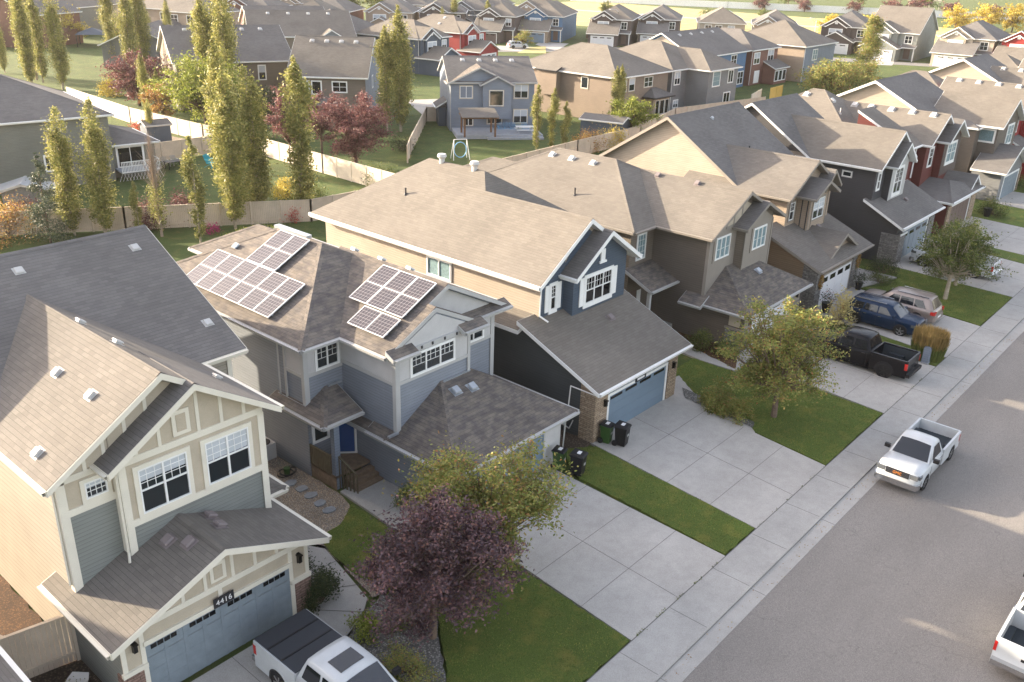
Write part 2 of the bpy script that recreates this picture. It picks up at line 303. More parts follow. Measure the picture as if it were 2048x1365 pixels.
class House:
    def __init__(s, name, label, x, y, yawd=0., group=None, cat='house'):
        s.root = empty(name, (x, y, 0), R(yawd)); tag(s.root, label, cat, group); s.p = {}; s.subs = []; s.k = 0; s.ri = 0
    def m(s, part, mat, k=0):
        return s.p.setdefault((part, mat, k), MB())
    def roof(s, ex, ze, sl, mat='sh1', trim='white', th=.2, gut=True, caps=True):
        x0, x1, y0, y1 = ex; P = []; s.ri += 1; ze += .004*s.ri; x0 += .002*s.ri; x1 -= .002*s.ri; y0 += .002*s.ri; y1 -= .002*s.ri
        if sl[0] is not None: P.append((ze-sl[0]*x0, sl[0], 0))
        if sl[1] is not None: P.append((ze+sl[1]*x1, -sl[1], 0))
        if sl[2] is not None: P.append((ze-sl[2]*y0, 0, sl[2]))
        if sl[3] is not None: P.append((ze+sl[3]*y1, 0, -sl[3]))
        rect = [(x0, y0), (x1, y0), (x1, y1), (x0, y1)]; sh = s.m('roof', mat, s.ri); fa = s.m('fascia', trim, s.ri)
        for i, p in enumerate(P):
            pl = rect
            for j, q in enumerate(P):
                if i != j: pl = clip(pl, q[1]-p[1], q[2]-p[2], q[0]-p[0])
            if len(pl) < 3: continue
            Z = lambda a: p[0]+p[1]*a[0]+p[2]*a[1]
            top = [(a[0], a[1], Z(a)) for a in pl]
            sh.ext(top, (0, 0, -.05)); fa.poly([(a[0], a[1], Z(a)-th+.01) for a in pl][::-1])
            cx = sum(a[0] for a in pl)/len(pl); cy = sum(a[1] for a in pl)/len(pl)
            for a, b in zip(pl, pl[1:]+pl[:1]):
                if math.hypot(a[0]-b[0], a[1]-b[1]) < .02: continue
                side = None
                if abs(a[0]-x0) < 1e-6 and abs(b[0]-x0) < 1e-6: side = (-1, 0, 0)
                elif abs(a[0]-x1) < 1e-6 and abs(b[0]-x1) < 1e-6: side = (1, 0, 1)
                elif abs(a[1]-y0) < 1e-6 and abs(b[1]-y0) < 1e-6: side = (0, -1, 2)
                elif abs(a[1]-y1) < 1e-6 and abs(b[1]-y1) < 1e-6: side = (0, 1, 3)
                if side:
                    za, zb = Z(a), Z(b); e = .03
                    fa.ext([(a[0], a[1], za-.012), (b[0], b[1], zb-.012), (b[0], b[1], zb-th), (a[0], a[1], za-th)], (side[0]*e, side[1]*e, 0))
                    if gut and sl[side[2]] is not None and abs(za-zb) < .01:
                        g = s.m('gutter', trim, (s.ri, side)); o = .032
                        ax, ay = a[0]+side[0]*o, a[1]+side[1]*o; bx, by = b[0]+side[0]*o, b[1]+side[1]*o
                        g.ext([(ax, ay, za-.03), (bx, by, za-.03), (bx, by, za-.045), (ax, ay, za-.045)][::1], (side[0]*.1, side[1]*.1, 0))
                        g.ext([(ax+side[0]*.1, ay+side[1]*.1, za-.03), (bx+side[0]*.1, by+side[1]*.1, za-.03), (bx+side[0]*.07, by+side[1]*.07, za-.15), (ax+side[0]*.07, ay+side[1]*.07, za-.15)], (side[0]*.015, side[1]*.015, 0))
                        g.poly([(ax, ay, za-.15), (bx, by, za-.15), (bx+side[0]*.08, by+side[1]*.08, za-.15), (ax+side[0]*.08, ay+side[1]*.08, za-.15)])
                elif caps:
                    dx, dy = b[0]-a[0], b[1]-a[1]; L = math.hypot(dx, dy); nx, ny = -dy/L, dx/L
                    if (cx-a[0])*nx+(cy-a[1])*ny < 0: nx, ny = -nx, -ny
                    k = .15; aa = (a[0]+nx*k, a[1]+ny*k); bb = (b[0]+nx*k, b[1]+ny*k)
                    sh.poly([(a[0], a[1], Z(a)+.03), (b[0], b[1], Z(b)+.03), (bb[0], bb[1], Z(bb)+.018), (aa[0], aa[1], Z(aa)+.018)])
        return P
    def block(s, rc, z0, ze, sl, o=(.45,)*4, wall='s_grey', mat='sh1', trim='white', th=.2, **k):
        x0, x1, y0, y1 = rc; P = s.roof((x0-o[0], x1+o[1], y0-o[2], y1+o[3]), ze, sl, mat, trim, th, **k)
        s.k += 1; e = .003*s.k; x0 += e; x1 -= e; y0 += e; y1 -= e
        W = s.m('wall', wall, s.k); zf = lambda x, y: min(p[0]+p[1]*x+p[2]*y for p in P)-th+.012
        cs = [(x0, y0), (x1, y0), (x1, y1), (x0, y1)]
        for a, b in zip(cs, cs[1:]+cs[:1]):
            ts = [0, 1]
            for i in range(len(P)):
                for j in range(i):
                    fa_ = lambda t: (P[i][0]-P[j][0])+(P[i][1]-P[j][1])*(a[0]+(b[0]-a[0])*t)+(P[i][2]-P[j][2])*(a[1]+(b[1]-a[1])*t)
                    d0, d1 = fa_(0), fa_(1)
                    if d0*d1 < 0: ts.append(d0/(d0-d1))
            ts = sorted(set(ts)); top = [(a[0]+(b[0]-a[0])*t, a[1]+(b[1]-a[1])*t) for t in ts]
            W.poly([(a[0], a[1], z0), (b[0], b[1], z0)]+[(p[0], p[1], zf(*p)) for p in reversed(top)])
        return P
    def fb(s, mb, face, pos, u0, u1, z0, z1, a, b):       # box on a face; a..b = offsets outward
        if face == 'F': mb.box(u0, u1, pos-b, pos-a, z0, z1)
        elif face == 'B': mb.box(u0, u1, pos+a, pos+b, z0, z1)
        elif face == 'L': mb.box(pos-b, pos-a, u0, u1, z0, z1)
        else: mb.box(pos+a, pos+b, u0, u1, z0, z1)
    def fp(s, face, pos, u, z, o=0.):
        return {'F': (u, pos-o, z), 'B': (u, pos+o, z), 'L': (pos-o, u, z), 'R': (pos+o, u, z)}[face]
    def board(s, face, pos, u0, u1, z0, z1, mat='trim', part='trim_board', a=0., b=.035):
        s.fb(s.m(part, mat, (face, round(pos, 2), round(z0+z1, 1))), face, pos, u0, u1, z0, z1, a, b)
    def bar(s, face, pos, p, q, w=.12, mat='trim', part='trim_board', o=.02):
        s.m(part, mat).bar(s.fp(face, pos, *p, o), s.fp(face, pos, *q, o), w, .04)
    def panel(s, face, pos, pts, mat, part='wall', t=.02):
        n = {'F': (0, -t, 0), 'B': (0, t, 0), 'L': (-t, 0, 0), 'R': (t, 0, 0)}[face]
        s.m(part, mat, ('p', face, pos, pts[0])).ext([s.fp(face, pos, u, z) for u, z in pts], n)
    def win(s, face, pos, u0, u1, z0, z1, n=2, grid=None, rail=None, tw=.1, mat='white', glass='glass', blind=None, sill=0., sash='white', label=None, shutters=None):
        f = MB(); p = MB(); fr = .045
        fb = lambda mb, *a: s.fb(mb, face, pos, *a)
        if tw:
            fb(f, u0-tw, u1+tw, z1, z1+tw, 0, .05); fb(f, u0-tw, u1+tw, z0-tw-sill, z0, 0, .055)
            fb(f, u0-tw, u0, z0, z1, 0, .05); fb(f, u1, u1+tw, z0, z1, 0, .05)
        g = MB(); fb(g, u0, u1, z1-fr, z1, 0, .065); fb(g, u0, u1, z0, z0+fr, 0, .065); fb(g, u0, u0+fr, z0+fr, z1-fr, 0, .065); fb(g, u1-fr, u1, z0+fr, z1-fr, 0, .065)
        W_ = (u1-u0)/n
        for i in range(1, n): fb(g, u0+W_*i-fr*.7, u0+W_*i+fr*.7, z0+fr, z1-fr, 0, .06)
        zr = None
        if rail:
            zr = z0+(z1-z0)*rail; fb(g, u0+fr, u1-fr, zr-.025, zr+.025, 0, .055)
        if grid:
            c, r, full = grid; za = z0+fr if (full or zr is None) else zr
            if not full and zr is None: za = z0+(z1-z0)*.45
            for i in range(n):
                for k in range(1, c): uu = u0+W_*(i+k/c); fb(g, uu-.009, uu+.009, za, z1-fr, .014, .03)
                for k in range(1, r+(0 if full or rail else 1)):
                    zz = z1-(z1-za)*k/r; fb(g, u0+W_*i+fr*.7, u0+W_*(i+1)-fr*.7, zz-.009, zz+.009, .014, .029)
        fb(p, u0+.01, u1-.01, z0+.01, z1-.01, 0, .012)
        w_ = (f if tw else g).build('window', M[mat if tw else sash], s.root)
        if tw: g.build('sash', M[sash], w_)
        p.build('pane', M[glass], w_)
        if blind:
            bm, lo, hi = blind; q = MB()
            fb(q, u0+.05, u1-.05, z0+(z1-z0)*lo, z0+(z1-z0)*hi-.04, .0125, .0145); q.build('blind', M[bm], w_)
        if shutters:
            for a, b in ((u0-tw-shutters[0], u0-tw-.01), (u1+tw+.01, u1+tw+shutters[0])):
                q = MB(); fb(q, a, b, z0-.05, z1+.05, 0, .045)
                for kk in range(1, 9): zz = z0+(z1-z0)*kk/9; fb(q, a+.04, b-.04, zz-.01, zz+.01, .045, .055)
                q.build('shutter', M[shutters[1]], s.root)
        if label: w_['label'] = label
        return w_
    def garage(s, pos, u0, u1, h=2.13, mat='door', trim='white', tw=.12, rows=4, cols=8, wins=None, style='panel', header=None, face='F', tin=.0):
        d = MB(); fb = lambda mb, *a: s.fb(mb, face, pos, *a)
        fb(d, u0, u1, 0.02, h, .0, .02)
        for r_i in range(rows):
            za, zb = .02+(h-.02)*r_i/rows, .02+(h-.02)*(r_i+1)/rows
            if style == 'panel':
                for c in range(cols):
                    a, b = u0+(u1-u0)*c/cols, u0+(u1-u0)*(c+1)/cols; fb(d, a+.05, b-.05, za+.06, zb-.06, .02, .03)
            elif style == 'flush': fb(d, u0+.004, u1-.004, za+.012, zb-.012, .02, .03)
            else:
                fb(d, u0+.004, u1-.004, za+.008, zb-.008, .02, .027)
        if style == 'carriage':
            for c in range(cols+1):
                uu = u0+(u1-u0)*c/cols; fb(d, max(u0, uu-.06), min(u1, uu+.06), .03, h-.01, .027, .04)
        D = d.build('garage_door', M[mat], s.root)
        if wins:
            q = MB(); gaps, z0, z1, sub = wins
            for a, b in gaps:
                a_, b_ = u0+(u1-u0)*a, u0+(u1-u0)*b
                for k in range(sub):
                    fb(q, a_+(b_-a_)*k/sub+.015, a_+(b_-a_)*(k+1)/sub-.015, z0, z1, .03, .043)
            q.build('door_window', M['glass2'], D)
        if tw:
            t = s.m('door_trim', trim); fb(t, u0-tw, u0, 0, h, 0, .06); fb(t, u1, u1+tw, 0, h, 0, .06); fb(t, u0-tw, u1+tw, h, h+tw, 0, .06)
        return D
    def spout(s, pts, mat='white', r=.04):
        s.subs.append(('downspout', mat, MB().tube(pts, r, 4), None))
    def vent(s, x, y, P, mat='ventw', sz=.34, h=.16, kind='box'):
        p = min(P, key=lambda q: q[0]+q[1]*x+q[2]*y); z = p[0]+p[1]*x+p[2]*y
        n = Vector((-p[1], -p[2], 1)).normalized(); dn = Vector((-n.x*n.z, -n.y*n.z, n.x**2+n.y**2))*-1
        dn = dn.normalized() if dn.length > 0 else Vector((1, 0, 0)); sd_ = n.cross(dn); c = Vector((x, y, z)); b = MB()
        if kind == 'box':
            def pt(u, v, w_): return c+sd_*u+dn*v+n*w_
            k = sz/2
            b.add([pt(-k*1.35, -k*1.35, .01), pt(k*1.35, -k*1.35, .01), pt(k*1.35, k*1.35, .01), pt(-k*1.35, k*1.35, .01)], [(0, 1, 2, 3)])
            vs = [pt(-k*.8, -k*.8, 0), pt(k*.8, -k*.8, 0), pt(k*.8, k*.8, 0), pt(-k*.8, k*.8, 0), pt(-k*.8, -k*.8, h*.7), pt(k*.8, -k*.8, h*.7), pt(k*.8, k*.8, h*.7), pt(-k*.8, k*.8, h*.7)]
            b.add(vs, [(0, 1, 5, 4), (1, 2, 6, 5), (2, 3, 7, 6), (3, 0, 4, 7)])
            vs = [pt(-k, -k, h*.6), pt(k, -k, h*.6), pt(k, k*1.1, h*.5), pt(-k, k*1.1, h*.5), pt(-k*.85, -k*.85, h), pt(k*.85, -k*.85, h), pt(k*.85, k*.9, h*.85), pt(-k*.85, k*.9, h*.85)]
            b.add(vs, [(0, 3, 2, 1), (4, 5, 6, 7), (0, 1, 5, 4), (1, 2, 6, 5), (2, 3, 7, 6), (3, 0, 4, 7)])
            nm = 'roof_vent'
        elif kind == 'pipe':
            b.cyl(c-Vector((0, 0, .1)), c+Vector((0, 0, h)), .05, .05, 10); b.cyl(c+Vector((0, 0, -.05)), c+Vector((0, 0, .08)), .14, .07, 10); nm = 'vent_pipe'
        else:
            b.cyl(c-Vector((0, 0, .1)), c+Vector((0, 0, .22)), .16, .16, 12); b.cyl(c+Vector((0, 0, .2)), c+Vector((0, 0, .3)), .2, .27, 14); b.cyl(c+Vector((0, 0, .3)), c+Vector((0, 0, .44)), .27, .22, 14); nm = 'roof_turbine'
        s.subs.append((nm, mat, b, 'roof'))
    def lampw(s, face, pos, u, z, mat='lamp'):
        b = MB(); s.fb(b, face, pos, u-.06, u+.06, z-.14, z+.12, .02, .16); s.fb(b, face, pos, u-.08, u+.08, z+.12, z+.16, 0, .2); s.fb(b, face, pos, u-.05, u+.05, z-.2, z+.2, 0, .03)
        s.subs.append(('wall_lamp', mat, b, None))
    def done(s):
        par = {}
        for (part, mat, k_), mb in s.p.items():
            o = mb.build(part, M[mat], s.root)
            if part == 'roof': par.setdefault('roof', o); s.rr = getattr(s, 'rr', []); s.rr.append((k_, o))
        for nm, mat, mb, pn in s.subs: mb.build(nm, M[mat], par.get(pn) or s.root)
        return s.root

# ---------------------------------------------------------------- ground, street and yards
def flat(name, pts, z, mat, label=None, kind='structure', th=None):
    b = MB()
    if th: b.ext([(x, y, z) for x, y in pts], (0, 0, -th))
    else: b.poly([(x, y, z) for x, y in pts])
    o = b.build(name, M[mat]); o['kind'] = kind
    return o
def ragged(pts, step=.22, amp=.035, seed=1):
    rr = random.Random(seed); o = []
    for a, b in zip(pts, pts[1:]+pts[:1]):
        L = math.hypot(b[0]-a[0], b[1]-a[1]); n = max(1, int(L/step)); nx, ny = -(b[1]-a[1])/max(L, .01), (b[0]-a[0])/max(L, .01)
        for i in range(n):
            t = i/n; k = rr.uniform(-amp, amp) if i else 0; o.append((a[0]+(b[0]-a[0])*t+nx*k, a[1]+(b[1]-a[1])*t+ny*k))
    return o
g0 = MB()                       # the ground sheet reaches past the horizon of the frame
g0.box(-300, 1600, -400, 1500, -1.0, -.03); g0.build('ground', M['lawn2'])['kind'] = 'structure'
flat('road', [(-150, -2.2), (420, -2.2), (420, 9.97), (-150, 9.97)], -.012, 'asph')
side = MB(); side.ext([(-150, 9.95, .0), (420, 9.95, .0), (420, 12.12, .0), (-150, 12.12, .0)], (0, 0, -.3))
side.box(-150, 420, 10.55, 12.12, -.2, .07); o = side.build('sidewalk', M['conc2']); o['kind'] = 'structure'
sj = MB()
for i in range(60): x = -4+i*3; sj.box(x, x+.012, 10.62, 12.1, .0705, .0745)
sj.box(-150, 420, 10.535, 10.55, .0, .004); sj.box(-150, 420, 12.105, 12.135, .06, .0755)
for i in range(30): x = -4+i*6; sj.box(x, x+.014, 9.97, 10.55, .0005, .0045)
o = sj.build('sidewalk_joints', M['joint']); o['kind'] = 'structure'
far = MB(); far.box(-150, 420, -4.2, -2.2, -.2, .08); far.build('far_sidewalk', M['conc2'])['kind'] = 'structure'
def drive(x0b, x1b, x0f, x1f, yb=21.0, yf=12.12, nj=(3,), rows=4):
    b = MB(); b.ext([(x0b, yb, .075), (x1b, yb, .075), (x1f, yf, .075), (x0f, yf, .075)], (0, 0, -.2)); o = b.build('driveway', M['conc']); o['kind'] = 'structure'
    j = MB()
    for i in range(1, rows): y = yb+(yf-yb)*i/rows; t = i/rows; a, c = x0b+(x0f-x0b)*t, x1b+(x1f-x1b)*t; j.box(a, c, y-.007, y+.007, .0755, .0795)
    for q in nj: j.bar((x0b+(x1b-x0b)*q, yb, .0775), (x0f+(x1f-x0f)*q, yf, .0775), .014, .004)
    j.build('driveway_joints', M['joint'])['kind'] = 'structure'
drive(8.5, 14.2, 8.3, 14.3, nj=(.5,)); drive(21.55, 27.35, 20.72, 26.98, nj=(.47,), yb=21.15); drive(30.3, 37.3, 29.45, 36.05, nj=(.5,)); drive(44.0, 51.3, 43.05, 50.8, nj=(.5,))
drive(53.9, 60.5, 52.6, 59.2, nj=(.5,)); drive(67.3, 76.6, 66.6, 75.0, nj=(.5,)); drive(78.5, 87, 77.6, 86, nj=(.5,)); drive(94, 100.5, 93, 100)
flat('driveway', [(37.2, 21.0), (39.6, 22.1), (38.0, 17.0), (36.6, 15.9)], .073, 'conc', th=.2)
for pts in ([(19.75, 26.05), (21.7, 26.05), (21.7, 19.6), (20.2, 18.3), (19.5, 21.6)], [(42.2, 19.9), (43.9, 20.2), (44.75, 25.8), (42.6, 25.8), (42.1, 22.)], [(62.0, 22.3), (64.9, 22.3), (64.9, 19.4), (60.6, 20.6)], [(0, 0)]):
    if len(pts) > 3: flat('path', pts, .075, 'conc2', th=.15)
flat('path', [(16.9, 23.4), (16.5, 21.6), (16.15, 20.1), (15.4, 19.5), (14.35, 19.0), (14.3, 20.9), (14.9, 21.2), (15.6, 23.2), (15.75, 24.4), (16.4, 24.4)], .06, 'conc2', th=.12)
j = MB()
for a, b in (((15.7, 22.6), (16.75, 22.5)), ((15.3, 21.6), (16.35, 20.9)), ((14.6, 20.8), (15.6, 19.6)), ((19.55, 23.6), (21.7, 23.6)), ((19.55, 21.4), (21.7, 21.4))): j.bar((*a, .078), (*b, .078), .016, .008)
j.build('path_joints', M['joint'])['kind'] = 'structure'
def lawn(pts, seed, z=.085, mat='lawn'):
    o = flat('lawn', ragged(pts, .2, .04, seed), z, mat, kind='structure', th=.12)
    if seed > 5: return
    rs = np.random.RandomState(seed); xs = [p[0] for p in pts]; ys = [p[1] for p in pts]; A = (max(xs)-min(xs))*(max(ys)-min(ys)); n = int(A*420)
    P = np.stack([rs.uniform(min(xs)-.05, max(xs)+.05, n), rs.uniform(min(ys)-.05, max(ys)+.05, n)], 1); ins = np.zeros(n, bool)
    for i in range(len(pts)):
        (x0, y0), (x1, y1) = pts[i], pts[i-1]; cnd = ((y0 > P[:, 1]) != (y1 > P[:, 1])); xx = (x1-x0)*(P[:, 1]-y0)/(y1-y0+1e-9)+x0; ins ^= cnd & (P[:, 0] < xx+rs.uniform(-.05, .05, n))
    P = P[ins]; n = len(P); a = rs.uniform(0, 6.28, n); w_ = .014; h_ = rs.uniform(.02, .055, n); b_ = np.stack([P[:, 0]-np.cos(a)*w_, P[:, 1]-np.sin(a)*w_, np.full(n, z-.01)], 1); c_ = np.stack([P[:, 0]+np.cos(a)*w_, P[:, 1]+np.sin(a)*w_, np.full(n, z-.01)], 1)
    t_ = np.stack([P[:, 0]+rs.normal(size=n)*.03, P[:, 1]+rs.normal(size=n)*.03, z+h_], 1); V = np.stack([b_, c_, t_], 1).reshape(-1, 3).astype(np.float32)
    me = bpy.data.meshes.new('grass'); me.vertices.add(3*n); me.vertices.foreach_set('co', V.ravel()); me.loops.add(3*n); me.loops.foreach_set('vertex_index', np.arange(3*n, dtype=np.int32)); me.polygons.add(n); me.polygons.foreach_set('loop_start', np.arange(0, 3*n, 3, dtype=np.int32)); me.update(calc_edges=True); me.materials.append(M['blades'])
    g_ = bpy.data.objects.new('grass', me); COL.objects.link(g_); g_['kind'] = 'stuff'
lawn([(14.45, 12.18), (20.66, 12.18), (21.1, 17.4), (20.1, 18.25), (19.4, 21.6), (19.45, 25.0), (18.3, 24.2), (17.2, 24.1), (16.85, 23.0), (16.7, 21.4), (16.9, 20.0), (17.4, 18.7), (17.2, 17.6), (16.5, 16.8), (15.6, 15.6), (14.45, 14.6)], 1)
lawn([(27.05, 12.18), (29.4, 12.18), (30.2, 20.6), (28.9, 21.6), (27.5, 19.5)], 2)
lawn([(36.15, 12.18), (43.0, 12.18), (43.1, 14.2), (43.6, 20.0), (42.05, 19.9), (42.0, 22.5), (38.0, 22.5), (39.5, 21.9), (37.9, 19.8), (37.4, 16.8), (36.7, 16.0)], 3)
lawn([(50.9, 12.18), (52.5, 12.18), (53.2, 16.8), (51.4, 16.8)], 4)
lawn([(59.3, 12.18), (66.5, 12.18), (67.2, 21.0), (65.0, 22.6), (64.9, 19.3), (62.6, 19.2), (60.7, 20.4)], 5)
lawn([(75.1, 12.18), (77.5, 12.18), (78.4, 20.5), (76.7, 20.9)], 6); lawn([(86.1, 12.18), (92.9, 12.18), (93.8, 22), (87.2, 22)], 7); lawn([(100.1, 12.18), (140, 12.18), (140, 22), (100.6, 22)], 8)
lawn([(-8, 12.18), (8.2, 12.18), (8.4, 19.0), (-8, 19)], 9)
flat('gravel', ragged([(15.2, 24.4), (15.1, 31.5), (19.65, 31.5), (19.65, 26.1), (19.4, 25.0), (18.3, 24.1), (17.2, 24.0), (16.8, 22.9), (16.7, 21.2), (16.9, 19.9), (16.3, 20.0), (16.6, 21.6), (17.0, 23.5), (16.5, 24.5)], .3, .04, 11), .055, 'gravel')
flat('planting_bed', ragged([(14.35, 19.1), (15.4, 19.5), (16.6, 19.9), (17.3, 18.8), (17.1, 17.6), (16.4, 16.8), (15.5, 15.6), (14.4, 14.5)], .3, .05, 12), .06, 'river')
flat('planting_bed', ragged([(14.7, 21.2), (15.0, 24.5), (15.8, 24.5), (15.6, 23.2)], .3, .03, 13), .05, 'mulch')
flat('planting_bed', ragged([(28.35, 21.6), (28.45, 25.5), (30.38, 25.5), (30.38, 20.9), (29.2, 20.9)], .3, .05, 14), .05, 'soil')
flat('planting_bed', ragged([(37.35, 20.2), (37.2, 18.2), (36.9, 16.2), (37.5, 16.4), (37.7, 18.), (38.2, 19.8), (38.3, 21)], .3, .05, 15), .095, 'river')
flat('planting_bed', ragged([(42.4, 20.1), (44.8, 21.2), (44.8, 25.6), (43.9, 25.6)], .3, .05, 16), .082, 'mulch')
flat('planting_bed', ragged([(2.5, 24.5), (8.1, 24.0), (8.1, 40), (2.5, 40)], .5, .08, 17), .02, 'mulch')
flat('planting_bed', ragged([(5.0, 21), (8.1, 21), (8.1, 24.4), (5.0, 25.3)], .5, .05, 18), .03, 'soil')
flat('planting_bed', [(40.5, 86.5), (54.6, 88.0), (52.8, 100), (42, 100)], .0, 'gravel')
# streets of the blocks beyond
for pts in ([(89, 88), (97, 84), (150, 140), (190, 115), (215, 60), (222, 61), (198, 120), (152, 152), (120, 122)], [(150, 140), (120, 230), (112, 228), (142, 140)]):
    flat('road', pts, -.008, 'asph2')
for pts in ([(84, 88), (90, 84.5), (98, 98), (92, 101)], [(157, 143), (163, 147), (168, 139), (158, 134)], [(173, 144), (180, 148), (182, 141), (166, 132)], [(203, 78), (220, 84), (220, 76), (207, 72)]): flat('driveway', pts, .01, 'conc', th=.1)
flat('lawn', [(155, 134), (166, 140), (172, 140), (160, 130)], .02, 'field', th=.05)
flat('field', [(215, 240), (262, 20), (345, 20), (345, 260)], -.006, 'field'); flat('path', [(285, 230), (315, 20), (320, 20), (290, 230)], .0, 'conc2')
flat('ground', [(360, 260), (700, 260), (700, -60), (372, -60)], .0, 'lawn2')
for i, (x, y) in enumerate([(18.71, 28.05), (18.78, 27.35), (18.73, 26.7), (18.64, 25.97), (18.6, 25.3)]):
    rr = random.Random(i); b = MB(); b.ext([(x+.3*math.cos(a)*rr.uniform(.8, 1.1), y+.24*math.sin(a)*rr.uniform(.8, 1.1), .095) for a in [k*.785 for k in range(8)]], (0, 0, -.05))
    tag(b.build('stepping_stone', M['flag']), 'flat grey stepping stone in the tan gravel, '+('farthest from the lawn', 'second from the far end', 'middle one of five', 'second nearest the lawn', 'nearest the lawn')[i], 'stepping stone', 'stepping stones in the gravel')

# ---------------------------------------------------------------- near houses
def muntin_win(h, face, pos, u0, u1, z0, z1, **k): return h.win(face, pos, u0, u1, z0, z1, **k)
# H1 : cream trimmed house, lower left
h = House('cream_trim_house', 'sage grey and sand house with cream trim, steep front gable and grey-blue garage door', 11.4, 28.0)
X, Y = -11.4, -28.0
def S(*a): return tuple(a)
def q(x0, x1, y0, y1, c): return (x0-c[0], x1-c[0], y0-c[1], y1-c[1])
c = (11.4, 28.0)
Pg = h.block(q(8.1, 14.62, 21.3, 24.6, c), 0, 2.9, (.405, .405, None, None), (.47, .45, .65, 0), 's_grey', 'sh1', 'trim', .22)
h.roof(q(7.63, 8.12, 23.6, 25.0, c), 2.9, (.405, None, None, None), 'sh1', 'trim')
h.block(q(8.1, 14.62, 23.65, 33.0, c), 0, 7.0, (.635, .635, None, None), (.42, .42, .5, 0), 's_sandbeige', 'sh1', 'trim', .22)
Pm = [(7.0-.635*(7.68-11.4), .635, 0), (7.0+.635*(15.04-11.4), -.635, 0)]
Pf = h.block(q(9.72, 14.62, 23.25, 26.0, c), 2.9, 7.0, (.635, .635, None, None), (.5, .43, .5, 0), 's_grey', 'sh4', 'trim', .22)
Pc = h.block(q(8.1, 16.5, 27.95, 40.2, c), 0, 7.0, (None, None, .505, .505), (.62, .42, .45, .45), 's_sandbeige', 'sh4', 'trim', .22)
# low side roof at the right
h.block(q(14.5, 15.6, 24.4, 27.0, c), 0, 2.9, (None, .4, .4, None), (0, .3, .3, 0), 's_grey', 'sh1', 'trim')
F = lambda v: v-28.0
U = lambda v: v-11.4
fy, my, gy = F(23.25), F(23.65), F(21.3)
# garage front
gz = lambda x: 2.9-.24+.405*min(x-7.63, 15.07-x)
h.panel('F', gy, [(U(8.1), 1.32), (U(14.62), 1.32), (U(14.62), gz(14.62)), (U(11.35), gz(11.35)), (U(8.1), gz(8.1))], 'sand')
h.panel('F', gy, [(U(8.1), 0), (U(8.78), 0), (U(8.78), 1.3), (U(8.1), 1.3)], 'stone_red', t=.07); h.panel('F', gy, [(U(13.94), 0), (U(14.62), 0), (U(14.62), 1.3), (U(13.94), 1.3)], 'stone_red', t=.07)
h.panel('R', U(14.62), [(gy-.07, 0), (gy+.6, 0), (gy+.6, 1.3), (gy-.07, 1.3)], 'stone_red', t=.05); h.panel('L', U(8.1), [(gy-.07, 0), (gy+.3, 0), (gy+.3, 1.3), (gy-.07, 1.3)], 'stone_red', t=.05)
for a, b in ((8.05, 8.82), (13.9, 14.67)): h.board('F', gy, U(a), U(b), 1.3, 1.45, b=.12)
h.board('F', gy, U(8.1), U(14.62), 2.62, 2.82, a=.02, b=.06); h.board('F', gy, U(8.78), U(13.94), 2.04, 2.2, a=.02, b=.1)
for a in (8.1, 8.68, 13.86, 14.5): h.board('F', gy, U(a), U(a+.14), 1.45, 2.62, a=.02, b=.055)
h.board('F', gy, U(11.28), U(11.42), 2.2, 2.62, a=.02, b=.055)
for a in (8.68, 13.86): h.board('F', gy, U(a), U(a+.14), 0, 1.3, a=.02, b=.09)
for x in (9.3, 10.1, 10.85, 11.8, 12.6, 13.4): h.board('F', gy, U(x), U(x+.11), 2.82, gz(x+(.11 if x > 11.3 else 0))-.01, a=.02, b=.05)
h.board('F', gy, U(11.08), U(11.62), 2.95, 3.62, a=.02, b=.07); h.board('F', gy, U(11.2), U(11.5), 3.05, 3.5, 'sand', a=.07, b=.085)
h.garage(gy-.0, U(8.82), U(13.86), 2.04, 'doorg', style='carriage', cols=8, tw=0, wins=(((.03, .2), (.28, .46), (.54, .72), (.80, .97)), 1.8, 1.95, 4))
h.lampw('F', gy-.02, U(8.5), 2.2); h.lampw('F', gy-.02, U(14.25), 2.2)
# number sign
b = MB(); h.fb(b, 'F', gy, U(11.05), U(11.75), 2.06, 2.4, .11, .14); sg = b.build('house_number_sign', M['signd'], h.root)
cu = bpy.data.curves.new('number_text', 'FONT'); cu.body = '4416'; cu.size = .26; cu.align_x = 'CENTER'; cu.extrude = .004; cu.space_character = 1.1
to = bpy.data.objects.new('house_number', cu); COL.objects.link(to); to.parent = sg; to.location = (U(11.4), gy-.145, 2.14); to.rotation_euler = (R(90), 0, 0); cu.materials.append(M['label'])
bpy.context.view_layer.update(); tm_ = bpy.data.meshes.new_from_object(to.evaluated_get(bpy.context.evaluated_depsgraph_get())); tn = bpy.data.objects.new('house_number', tm_); COL.objects.link(tn); tn.parent = sg; tn.location = to.location; tn.rotation_euler = to.rotation_euler; bpy.data.objects.remove(to)
